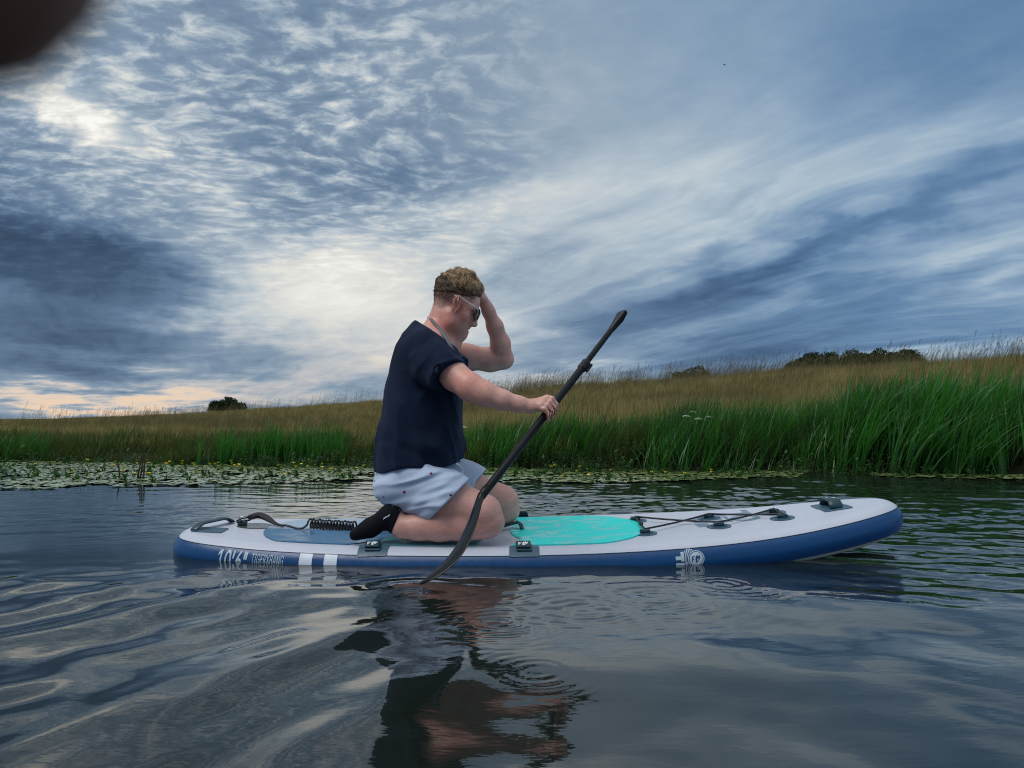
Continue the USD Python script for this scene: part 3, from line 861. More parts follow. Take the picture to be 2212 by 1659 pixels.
def vinyl(name, col, rough=0.42, dirt=0.12, wet=0.0):
    g = Graph()
    pos = g.n('texture_coordinate', 'object')
    nz = g.noise(pos, 2.3, 5, 0.65); n2 = g.noise(pos, 30.0, 3, 0.6)
    c = g.mix(nz, tuple(x * (1 - dirt) for x in col), tuple(min(1, x * (1 + dirt * 0.4)) for x in col))
    ro = g.n('map_range', 'result', value=n2, from_min=0.35, from_max=0.65, to_min=rough * 0.8, to_max=min(1, rough * 1.2), clamp=True)
    bm = g.n('bump', 'normal', height=g.noise(pos, 900.0, 2, 0.5), strength=0.25, distance=0.0004)
    return g.build(name, g.n('principled_bsdf', 'BSDF', base_color=c, roughness=ro, specular_ior_level=0.5, normal=bm))


V_WHITE = vinyl('white_vinyl', (0.49, 0.54, 0.64), 0.38)
V_BLUE = vinyl('blue_vinyl', (0.002, 0.056, 0.185), 0.32, 0.2)
V_HULL = vinyl('hull_vinyl', (0.62, 0.62, 0.58), 0.5)
V_PRINT = vinyl('pale_print', (0.46, 0.58, 0.68), 0.5)
V_STRIPE = vinyl('stripe_print', (0.66, 0.74, 0.84), 0.45)
V_DECKPRINT = vinyl('deck_print', (0.17, 0.26, 0.35), 0.5)
V_PATCH = vinyl('patch_vinyl', (0.045, 0.105, 0.155), 0.45)
V_STRAP = vinyl('strap_rubber', (0.008, 0.042, 0.058), 0.4)
V_SEAM = vinyl('seam', (0.02, 0.05, 0.09), 0.5)


def pad_foam(name, col):
    """Grooved foam, wet in places."""
    g = Graph()
    pos = g.n('geometry', 'position')
    wet = g.smooth(g.noise(g.v('multiply', pos, (1, 2.4, 1)), 9.0, 4, 0.65), 0.46, 0.60)
    c = g.mix(wet, col, tuple(min(1.0, x * 0.82 + 0.03) for x in col))
    ro = g.n('map_range', 'result', value=wet, from_min=0.0, from_max=1.0, to_min=0.62, to_max=0.16, clamp=True)
    vor = g.n('voronoi_texture', 'distance', vector=pos, scale=110.0)
    h = g.mix(wet, vor, g.noise(pos, 40.0, 3, 0.6))
    bm = g.n('bump', 'normal', height=h, strength=0.5, distance=0.003)
    return g.build(name, g.n('principled_bsdf', 'BSDF', base_color=c, roughness=ro, specular_ior_level=0.55, normal=bm))


P_TURQ = pad_foam('turquoise_foam', (0.0, 0.66, 0.63))
P_TEAL = pad_foam('grey_teal_foam', (0.055, 0.20, 0.235))
P_BLUE = pad_foam('slate_blue_foam', (0.05, 0.155, 0.29))
P_PALE = pad_foam('pale_blue_foam', (0.30, 0.42, 0.55))

board = thing('paddleboard', 'blue and white inflatable paddleboard with turquoise deck pad, under the kneeling man', 'paddleboard')
obj('deck', cat_mesh([sheet(0, False), rail_mesh(90, 46, 7)]), V_WHITE, board, smooth=50)
rail_part = obj('rail', rail_mesh(46, -34, 14), V_BLUE, board, smooth=True)
obj('hull_bottom', cat_mesh([rail_mesh(-34, -90, 7), sheet(-2 * RR, True)]), V_HULL, board, smooth=50)
tb = []
for th in (46.0, -34.0):
    z0 = _zd(ox) - RR; t_ = math.radians(th)
    pl = np.stack([ox + RR * math.cos(t_) * onx, oy + RR * math.cos(t_) * ony, z0 + RR * math.sin(t_)], -1)
    tb.append(tube(to_world(np.vstack([pl, pl[:1]])), 0.0022, 5, caps=False))
obj('seam', cat_mesh(tb), V_SEAM, board)


def deck_patch(poly, thick, lift=0.0005, step=0.03):
    """A flat piece cut to a polygon of board coordinates and laid over deck and rail."""
    ms = []
    for p in getattr(poly, 'geoms', [poly]):
        m_ = trimesh.creation.extrude_polygon(p, thick, engine='earcut')
        v, f = trimesh.remesh.subdivide_to_size(m_.vertices, m_.faces, step, max_iter=8)
        up = v[:, 2].copy()
        # push out along the surface normal of deck or rail
        o = np.clip(np.abs(v[:, 1]) - half_w(v[:, 0]), 0, None); an = np.minimum(o / RR, 1.2)
        yy = np.sign(v[:, 1]) * (np.minimum(np.abs(v[:, 1]), half_w(v[:, 0])) + (RR + up + lift) * np.sin(an) * (o > 0))
        zz_ = _zd(np.clip(v[:, 0], -1.5, 1.74)) - RR + (RR + up + lift) * np.where(o > 0, np.cos(an), 1.0)
        ms.append(trimesh.Trimesh(to_world(np.stack([v[:, 0], yy, zz_], -1)), f, process=False))
    return cat_mesh(ms)


def capsule_poly(pts):
    return sg.Polygon(pts)


def inset(x0, x1, margin, n=40):
    xs = np.linspace(x0, x1, n)
    w = half_w(xs) - margin
    return sg.Polygon(np.vstack([np.stack([xs, -w], 1), np.stack([xs, w], 1)[::-1]]))


def ellipse(cx, cy, a, b, n=40):
    t_ = np.linspace(0, 2 * np.pi, n, endpoint=False)
    return sg.Polygon(np.stack([cx + a * np.cos(t_), cy + b * np.sin(t_)], 1))


E0 = on_deck(1391, 1138)[0]                                  # front end of the turquoise pad
L1 = on_deck(1075, 1176)[0]; L0 = on_deck(558, 1155)[0]; M0 = on_deck(756, 1178)[0]; M1 = on_deck(793, 1168)[0]; M2 = on_deck(1012, 1176)[0]
PM = 0.030
full = inset(-1.3, 1.45, PM)
front = full.intersection(sg.Polygon([(L1, -0.5), (L1 + 0.14, -0.05), (L1 + 0.14, 0.05), (L1, 0.5), (E0 - 0.2, 0.5), (E0 - 0.2, -0.5)]).union(sg.box(L1 + 0.14, -0.5, E0 - 0.3, 0.5)).union(ellipse(E0 - 0.30, 0, 0.30, 0.33)))
front = front.intersection(sg.box(-2, -0.5, E0 - 0.30, 0.5).union(ellipse(E0 - 0.30, 0, 0.30, 0.312, 64)))
obj('front_pad', deck_patch(front, 0.005), P_TURQ, board, smooth=30)
mid = full.intersection(sg.Polygon([(M1, -0.5), (M2 - 0.02, -0.5), (M2 + 0.10, 0), (M2 - 0.02, 0.5), (M1, 0.5), (M1 + 0.1, 0)]))
obj('middle_pad', deck_patch(mid, 0.005), P_TEAL, board, smooth=30)
rear = full.intersection(ellipse(L0 + 0.30, 0, 0.30, 0.30, 64).union(sg.box(L0 + 0.30, -0.5, M0 - 0.02, 0.5)))
obj('rear_pad', deck_patch(rear.intersection(sg.box(-2, -0.5, 2, -0.012)), 0.005), P_BLUE, board, smooth=30)
obj('rear_pad', deck_patch(rear.intersection(sg.box(-2, 0.012, 2, 0.5)), 0.005), P_PALE, board, smooth=30, label='paler far half of the rear pad')


# prints on the rail
def rail_print(mesh, x_left, theta_top, height, lift=0.0009, step=0.012):
    """Lettering that reads along the near rail, its top at theta_top degrees above the rail's middle."""
    v, f = trimesh.remesh.subdivide_to_size(mesh.vertices, mesh.faces, step, max_iter=8)
    x = x_left + v[:, 0]; th = math.radians(theta_top) - (height - v[:, 1]) / RR
    nside = len(bx)
    k = np.arange(nside)
    px_ = np.interp(x, bx, k)
    nx = np.interp(px_, k, onx[:nside]); ny = np.interp(px_, k, ony[:nside]); w = half_w(x)
    rr_ = RR + lift + np.clip(v[:, 2], 0, 0.0008)
    p = np.stack([x + rr_ * np.cos(th) * nx, -w + rr_ * np.cos(th) * ny, _zd(x) - RR + rr_ * np.sin(th)], -1)
    return trimesh.Trimesh(to_world(p), f, process=False)


def flat(poly, t=0.0006):
    return cat_mesh([trimesh.creation.extrude_polygon(p, t, engine='earcut') for p in getattr(poly, 'geoms', [poly])])


def slanted(m_, k):
    m_ = m_.copy(); m_.vertices[:, 0] += k * m_.vertices[:, 1]; return m_


def squeeze(m_, width):
    m_ = m_.copy(); b = m_.bounds; m_.vertices[:, 0] = (m_.vertices[:, 0] - b[0, 0]) * width / (b[1, 0] - b[0, 0]); return m_


def at_rail(px):
    return (px - 1106) / 1671.0 * 3.03


tm = squeeze(slanted(meshkit.text_mesh("10'6\"", 0.074, 0.0006, bold=True), 0.18), 0.132)
obj('size_lettering', rail_print(tm, -1.190, 36, 0.074), V_PRINT, board, smooth=False)
tm = squeeze(slanted(meshkit.text_mesh('TIGERXBANG', 0.038, 0.0006), 0.16), 0.132)
obj('name_lettering', rail_print(tm, -1.040, 33, 0.038, step=0.005), V_PRINT, board, smooth=False)
for x0 in (640, 695):
    obj('stripe', rail_print(flat(sg.box(0, 0, 0.052, 0.150)), at_rail(x0), 46, 0.150), V_STRIPE, board, smooth=False)
# emblem near the bow: a block letter on its side, rays and a ringed badge
em = sg.box(0.000, 0.052, 0.030, 0.066).union(sg.box(0.021, 0.046, 0.034, 0.083)).union(sg.box(0.0, 0.0, 0.034, 0.014)).union(sg.box(0.0, 0.0, 0.012, 0.040)).union(sg.box(0.0, 0.028, 0.034, 0.040)).union(sg.box(0.024, 0.010, 0.034, 0.026))
for k, (x0, top) in enumerate(((0.038, 0.088), (0.045, 0.097), (0.052, 0.108), (0.059, 0.098), (0.066, 0.092))):
    em = em.union(sg.box(x0, 0.0, x0 + 0.0038, top))
ring = sg.Point(0.081, 0.052).buffer(0.033, 24)
em = em.difference(sg.Point(0.081, 0.052).buffer(0.036, 24))
badge = ring.difference(sg.Point(0.081, 0.052).buffer(0.0295, 24)).union(sg.Point(0.081, 0.052).buffer(0.0265, 24))
mark = sg.box(0.064, 0.040, 0.068, 0.062).union(sg.box(0.064, 0.058, 0.076, 0.062)).union(sg.box(0.064, 0.049, 0.073, 0.053)).union(sg.Polygon([(0.079, 0.036), (0.085, 0.036), (0.097, 0.052), (0.098, 0.068), (0.092, 0.058), (0.090, 0.070), (0.085, 0.060), (0.082, 0.066), (0.078, 0.052)]).difference(sg.Polygon([(0.083, 0.042), (0.086, 0.042), (0.091, 0.052), (0.087, 0.054)])))
obj('emblem', rail_print(flat(em.union(badge.difference(mark))), at_rail(1468) - 0.012, 55, 0.108, step=0.01), V_PRINT, board, smooth=False)
# large faded lettering on the deck under the bungee
dl = sg.box(0, 0, .05, .05)
d0 = on_deck(1512, 1137)
letters = [sg.box(0.00, -0.16, 0.055, -0.08), sg.box(0.00, 0.0, 0.05, 0.035).union(sg.box(0.0, -0.035, 0.12, -0.02)).union(sg.box(0.0, -0.065, 0.12, -0.050)),
           sg.box(0.05, 0.01, 0.15, 0.03), sg.box(0.12, -0.10, 0.17, 0.10).difference(sg.box(0.135, -0.06, 0.155, 0.05)),
           sg.Point(0.235, -0.05).buffer(0.065).difference(sg.Point(0.235, -0.05).buffer(0.035)).difference(sg.box(0.16, -0.06, 0.235, -0.03)), sg.box(0.20, 0.05, 0.29, 0.075).union(sg.box(0.265, 0.03, 0.29, 0.13))]
import shapely.affinity as aff
obj('deck_lettering', deck_patch(shapely.union_all([aff.translate(p, d0[0] - 0.01, d0[1] + 0.14) for p in letters]), 0.0007, 0.0004), V_DECKPRINT, board, smooth=False)


# fittings: round patches with loops, cord between them
def frame_at(x, y, lift=0.0):
    return to_world(np.array([x, y, deck_z(x, y) + lift]))


BUNGEE = plain('bungee_cord', (0.012, 0.014, 0.018), 0.6, vary=0.3, vscale=60)
near_px = [(1393, 1153), (1553, 1138), (1690, 1120)]
ring_xy = []
for (px_, py_) in near_px:
    c_ = on_deck(px_, py_); ring_xy.append((c_, np.array([c_[0] + 0.005, -c_[1]])))
tops = {}
for i, pair in enumerate(ring_xy):
    for j, c_ in enumerate(pair):
        pt = obj('ring_patch', deck_patch(ellipse(c_[0], c_[1], 0.052, 0.050), 0.003), V_PATCH, board, smooth=30)
        obj('inner_patch', deck_patch(ellipse(c_[0], c_[1], 0.034, 0.033), 0.0022, 0.0032), V_SEAM, pt, smooth=30)
        lp = rounded_box(0.045, 0.022, 0.018, 0.006, 8).apply_translation(frame_at(c_[0], c_[1], 0.012))
        obj('loop', lp, V_STRAP, pt)
        tops[(i, j)] = frame_at(c_[0], c_[1], 0.021)


def cordline(a, b, sag=0.004, n=9):
    t_ = np.linspace(0, 1, n)[:, None]
    p = a + (b - a) * t_ - np.array([0, 0, sag]) * 4 * t_ * (1 - t_)
    return tube(p, 0.0042, 8)


cords = [cordline(tops[(0, 0)], tops[(0, 1)]), cordline(tops[(0, 0)], tops[(1, 1)]), cordline(tops[(0, 1)], tops[(1, 0)]), cordline(tops[(1, 0)], tops[(2, 1)]), cordline(tops[(1, 1)], tops[(2, 0)]), cordline(tops[(2, 0)], tops[(2, 1)])]
for m_ in cords:
    obj('bungee_cord', m_, BUNGEE, board, smooth=True)
tt_ = tops[(0, 0)] * 0.62 + tops[(0, 1)] * 0.38
obj('cord_stopper', trimesh.creation.icosphere(2, 0.010).apply_scale([1, 1.6, 1]).apply_translation(tt_), BUNGEE, board)


def box_on(x, y, sx, sy, sz, lift, tilt, r=0.004):
    """A small block riding on the deck or rail, turned about the board's length by tilt degrees."""
    m_ = rounded_box(sx, sy, sz, r, 8)
    m_.apply_transform(trimesh.transformations.rotation_matrix(math.radians(tilt) + ROLL, [1, 0, 0]))
    return m_.apply_translation(frame_at(x, y, lift))


def side_handle(px, far=False, label=None):
    x = at_rail(px); w = float(half_w(x)); sgn = 1 if far else -1
    patch = obj('handle_patch', deck_patch(aff.rotate(sg.box(x - 0.052, min(sgn * (w - 0.018), sgn * (w + 0.055)), x + 0.052, max(sgn * (w - 0.018), sgn * (w + 0.055))).buffer(0.008), 0), 0.003, 0.0005, 0.012), V_PATCH, board, smooth=30, label=label)
    y = sgn * (w + 0.020); tl_ = -sgn * -18.0
    tl_ = 24.0 if not far else -24.0
    obj('strap', box_on(x, y, 0.062, 0.046, 0.010, 0.008, tl_), V_STRAP, patch)
    obj('grip', box_on(x - 0.004, y - sgn * 0.004, 0.060, 0.041, 0.010, 0.019, tl_ * 0.9), V_STRAP, patch)
    if not far:
        em_ = mark_small.copy(); em_.apply_translation([-0.020, -0.013, 0.0])
        em_.apply_transform(trimesh.transformations.rotation_matrix(math.radians(tl_ * 0.9) + ROLL, [1, 0, 0]))
        nrm = trimesh.transformations.rotation_matrix(math.radians(tl_ * 0.9) + ROLL, [1, 0, 0])[:3, :3] @ [0, 0, 0.0052]
        em_.apply_translation(frame_at(x - 0.004, y + 0.004, 0.019) + nrm)
        obj('badge', em_, V_WHITEPRINT, patch, smooth=False)


V_WHITEPRINT = vinyl('white_print', (0.75, 0.78, 0.80), 0.5)
mk = aff.scale(aff.translate(mark, -0.064, -0.036), 1.15, 0.8, origin=(0, 0))
mark_small = flat(mk, 0.0008)
side_handle(797); side_handle(1133)
side_handle(797, True); side_handle(1133, True)

# handles at nose, tail and middle
def strap_loop(p0, p1, rise, width, name, n=14, dirn=None):
    t_ = np.linspace(0, 1, n)[:, None]
    p = p0 + (p1 - p0) * t_ + np.array([0, 0, rise]) * np.clip(np.sin(np.pi * t_) * 1.7, 0, 1) ** 0.8
    return tube(p, width / 2, 10, flat=0.32, up=[0, 0, 1])


nh = on_deck(1796, 1095)
np_ = obj('nose_handle_patch', deck_patch(sg.box(nh[0] - 0.050, nh[1] - 0.075, nh[0] + 0.050, nh[1] - 0.02).buffer(0.012).union(sg.box(nh[0] - 0.055, 0.02, nh[0] + 0.045, 0.09).buffer(0.012)), 0.003), V_PATCH, board, smooth=30)
obj('strap', strap_loop(frame_at(nh[0], nh[1] - 0.055, 0.004), frame_at(nh[0] - 0.004, 0.075, 0.004), 0.028, 0.062, 's'), V_STRAP, np_, smooth=True)
obj('badge', mark_small.copy().apply_scale(1.1).apply_transform(trimesh.transformations.rotation_matrix(ROLL, [1, 0, 0])).apply_translation(frame_at(nh[0] - 0.02, nh[1] - 0.0, 0.0425)), V_WHITEPRINT, np_, smooth=False)
th_ = on_deck(461, 1142)
tp = obj('tail_handle_patch', deck_patch(sg.box(th_[0] - 0.055, -0.11, th_[0] + 0.055, -0.035).buffer(0.012), 0.003).apply_translation([0, 0, 0]), V_PATCH, board, smooth=30)
obj('strap', strap_loop(frame_at(th_[0] - 0.06, -0.10, 0.004), frame_at(th_[0] + 0.03, 0.11, 0.006), 0.022, 0.042, 's'), V_STRAP, tp, smooth=True)
ch = on_deck(1127, 1146)
pts = np.array([frame_at(ch[0] - 0.14, ch[1] + 0.0, 0.008), frame_at(ch[0] - 0.06, ch[1] + 0.005, 0.026), frame_at(ch[0] - 0.018, ch[1] + 0.01, 0.036), frame_at(ch[0] - 0.004, ch[1] + 0.005, 0.026), frame_at(ch[0] + 0.002, ch[1], 0.006)])
obj('carry_handle', tube(pts, 0.016, 10, flat=0.45, up=[0, 0, 1]), V_STRAP, board, smooth=40)
rv = on_deck(550, 1137)
CLEAR = plain('smoky_vinyl', (0.06, 0.06, 0.06), 0.12, 0.8, bump=0.5, bscale=60)
pl_ = obj('leash_patch', deck_patch(ellipse(rv[0] + 0.005, rv[1], 0.085, 0.060), 0.003), CLEAR, board, smooth=30)
obj('loop', rounded_box(0.040, 0.03, 0.022, 0.006, 8).apply_translation(frame_at(rv[0] - 0.055, rv[1] + 0.0, 0.014)), V_STRAP, pl_)
METAL = plain('steel', (0.6, 0.6, 0.6), 0.25, metallic=1.0)
rg = trimesh.creation.torus(0.013, 0.0025, 20, 8).apply_transform(trimesh.transformations.rotation_matrix(math.pi / 2, [1, 0, 0])).apply_translation(frame_at(rv[0] - 0.058, rv[1], 0.028))
obj('ring', rg, METAL, pl_, smooth=True)

# ------------------------------------------------------------------ the coiled leash lying on the board
LEASH = plain('black_cord', (0.010, 0.011, 0.013), 0.42)
WEB = plain('black_webbing', (0.016, 0.016, 0.019), 0.75, bump=0.5, bscale=300)
leash = thing('leash', 'black coiled leash lying on the tail of the board beside the black sock', 'leash')


def fd(px, py, lift):
    c_ = on_deck(px, py); return frame_at(c_[0], c_[1], lift)


ca, cb = fd(668, 1143, 0.024), fd(770, 1148, 0.022)
turns = 15
t_ = np.linspace(0, turns * 2 * np.pi, turns * 16)
ax = (cb - ca); axn = ax / np.linalg.norm(ax)
e1 = np.cross(axn, [0, 0, 1]); e1 /= np.linalg.norm(e1); e2 = np.cross(e1, axn)
sw = ca + ax * (t_ / t_[-1])[:, None] + 0.020 * (np.cos(t_)[:, None] * e1 + np.sin(t_)[:, None] * e2) + 0.002 * np.sin(t_ * 0.37)[:, None] * e2
obj('coil', tube(sw, 0.0043, 8), LEASH, leash, smooth=True)
obj('cord', tube(spline([fd(606, 1141, 0.012), fd(630, 1143, 0.010), fd(655, 1146, 0.012), ca + 0.02 * e1], 14), 0.0048, 8), LEASH, leash, smooth=True)
s0, s1, s2, s3 = fd(541, 1136, 0.030), fd(560, 1133, 0.030), fd(585, 1138, 0.024), fd(612, 1142, 0.012)
obj('strap', tube(spline([s0 + [0, 0, 0.008], s1 + [0, 0, 0.012], s2 + [0, 0, 0.004], s3], 10), np.array([0.019, 0.021, 0.022, 0.022, 0.021, 0.018, 0.014, 0.011, 0.009, 0.007]), 12, flat=0.6, up=[0, 0, 1]), WEB, leash, smooth=50)
obj('tether', cat_mesh([tube(spline([fd(511, 1137, 0.024), fd(525, 1134, 0.030), s0 + [0, 0, 0.010]], 8), 0.0038, 6), tube(spline([fd(511, 1138, 0.020), fd(525, 1137, 0.024), s0 + [0, 0, -0.004]], 8), 0.0034, 6)]), LEASH, leash, smooth=True)

# ------------------------------------------------------------------ the paddle
CARBON = plain('dark_shaft', (0.005, 0.007, 0.010), 0.38, 0.22, vary=0.25, vscale=30)
BLACKP = plain('black_plastic', (0.006, 0.007, 0.009), 0.35, 0.3, bump=0.2, bscale=500)
BLADE = plain('wet_black_blade', (0.003, 0.0035, 0.0045), 0.12, 0.22)
TOPY, TIPY = 3.45, 2.58
pa, pz_ = (1337, 690), (908, 1262)


def pad_pt(px, py):
    """A place on the paddle: its distance runs evenly from the far grip to the near blade tip."""
    f_ = np.clip(((px - pa[0]) * (pz_[0] - pa[0]) + (py - pa[1]) * (pz_[1] - pa[1])) / ((pz_[0] - pa[0]) ** 2 + (pz_[1] - pa[1]) ** 2), -0.1, 1.1)
    return at(px, py, 1.0 / (1 / TOPY + (1 / TIPY - 1 / TOPY) * f_))


paddle = thing('paddle', 'black adjustable paddle held across the board with its blade over the water', 'paddle')
g_top, g_in, clamp_p, neck = pad_pt(1340, 686), pad_pt(1326, 705), pad_pt(1262, 789), pad_pt(1040, 1072)
sh_dir = (g_top - clamp_p) / np.linalg.norm(g_top - clamp_p)
obj('upper_shaft', tube(np.linspace(clamp_p, g_in, 6), 0.0125, 18), CARBON, paddle, smooth=50)
obj('lower_shaft', tube(np.linspace(neck, clamp_p, 10), 0.0155, 18), CARBON, paddle, smooth=50)
cl = obj('clamp', tube([clamp_p - sh_dir * 0.030, clamp_p - sh_dir * 0.026, clamp_p + sh_dir * 0.020, clamp_p + sh_dir * 0.026], [0.0165, 0.0195, 0.0195, 0.0155], 18), BLACKP, paddle, smooth=40)
lv = rounded_box(0.012, 0.012, 0.05, 0.004, 8)
lv.apply_transform(trimesh.geometry.align_vectors([0, 0, 1], sh_dir)); lv.apply_translation(clamp_p + np.array([0.020, -0.006, -0.012]))
obj('lever', lv, BLACKP, cl)
sd = np.cross(sh_dir, [0, 1, 0]); sd /= np.linalg.norm(sd)
M_ = manifold3d.Manifold


def ball(c, r, s=None):
    m_ = M_.sphere(1.0, 20).scale([r, r, r] if s is None else [r * s[0], r * s[1], r * s[2]])
    return m_.translate(list(map(float, c)))


side = np.cross(sh_dir, sd)
grip = M_.batch_hull([ball(g_in - sh_dir * 0.006, 0.0140), ball(g_top - sh_dir * 0.010, 0.021), ball(g_top + sh_dir * 0.008 + sd * 0.003, 0.021), ball(g_top + sh_dir * 0.020 + sd * 0.004, 0.016), ball(g_top + side * 0.040, 0.013), ball(g_top - side * 0.040, 0.013)])
grip = grip + M_.batch_hull([ball(g_in - sh_dir * 0.022, 0.0142), ball(g_in + sh_dir * 0.006, 0.016)])
gm = grip.to_mesh(); obj('palm_grip', trimesh.Trimesh(gm.vert_properties[:, :3], gm.tri_verts, process=False), BLACKP, paddle, smooth=40)
# blade seen nearly edge-on, dihedral along its middle
cl_px = [(1040, 1072), (1033, 1090), (1022, 1118), (1008, 1150), (990, 1182), (966, 1212), (938, 1238), (908, 1262)]
cpts = spline([pad_pt(*q_) for q_ in cl_px], 40)
u_ = np.linspace(0, 1, 40)
hw = 0.088 * np.clip(np.sin(np.pi * np.clip(0.04 + u_ * 0.96, 0, 1) ** 0.9), 0, 1) ** 0.62 * (0.55 + 0.5 * u_) * np.clip(1.15 - 0.35 * (u_ > 0.9) * (u_ - 0.9) / 0.1, 0, 1)
hw = np.maximum(hw, 0.012 * (1 - u_) + 0.002)
tng = np.gradient(cpts, axis=0); tng /= np.linalg.norm(tng, axis=1, keepdims=True)
wd_ = np.array([0.05, -0.99, 0.0]); wd_ = wd_ - tng * (tng @ wd_)[:, None]; wd_ /= np.linalg.norm(wd_, axis=1, keepdims=True)
nrm_ = np.cross(tng, wd_)
sv = np.linspace(-1, 1, 17)
prof = 0.010 * (1 - np.abs(sv)) ** 1.2
th_u = (1.35 - u_)[:, None]
base_ = cpts[:, None] + hw[:, None, None] * sv[None, :, None] * wd_[:, None] - nrm_[:, None] * (0.020 * sv ** 2 * 1.0)[None, :, None] * (hw / 0.09)[:, None, None]
topv = base_ + nrm_[:, None] * (prof[None] * th_u + 0.0018)[..., None]
botv = base_ - nrm_[:, None] * (prof[None] * th_u * 0.6 + 0.0018)[..., None]
nv = 17
loop = np.concatenate([topv, botv[:, ::-1]], 1)
fb = grid_faces(40, 2 * nv, wrap_v=True)
endc = [np.arange(2 * nv), 39 * 2 * nv + np.arange(2 * nv)]
vb = np.vstack([loop.reshape(-1, 3), loop[0].mean(0), loop[-1].mean(0)])
nb_ = 40 * 2 * nv
fb = np.vstack([fb] + [np.stack([np.full(2 * nv, nb_ + q_), e, np.roll(e, -1)], 1) if q_ == 0 else np.stack([np.full(2 * nv, nb_ + q_), np.roll(e, -1), e], 1) for q_, e in enumerate(endc)])
bl = trimesh.Trimesh(vb, fb, process=False)
blade_part = obj('blade', bl, BLADE, paddle, smooth=45)
obj('neck', tube(spline([neck + (clamp_p - neck) * 0.06, neck, cpts[3], cpts[7]], 10), np.linspace(0.0158, 0.010, 10), 14), BLADE, paddle, smooth=50)

# water running off the tip
DROP = (lambda g: g.build('clear_water', g.n('principled_bsdf', 'BSDF', base_color=(0.95, 0.97, 1.0), roughness=0.02, ior=1.33, transmission_weight=1.0)))(Graph())
tip = cpts[-1]
wt = float(water_height(tip[:1], tip[1:2])[0])
dr = thing('water_trickle', 'thin trickle of water falling from the tip of the paddle blade', 'water')
zs = np.linspace(tip[2] + 0.002, wt - 0.002, 10)
obj('trickle', tube(np.stack([tip[0] + 0.0015 * np.sin(zs * 300), np.full(10, tip[1]), zs], -1), 0.0026 + 0.0014 * np.abs(np.sin(zs * 160)), 8), DROP, dr, smooth=True)
for k in range(4):
    obj('drop', trimesh.creation.icosphere(2, 0.0032).apply_translation([tip[0] + RNG.normal(0, 0.01), tip[1] + RNG.normal(0, 0.01), wt + 0.004 + 0.01 * RNG.random()]), DROP, dr, smooth=True)
# a lick of foam against the rail
FOAM = plain('foam', (0.75, 0.80, 0.85), 0.3, vary=0.2, vscale=60)

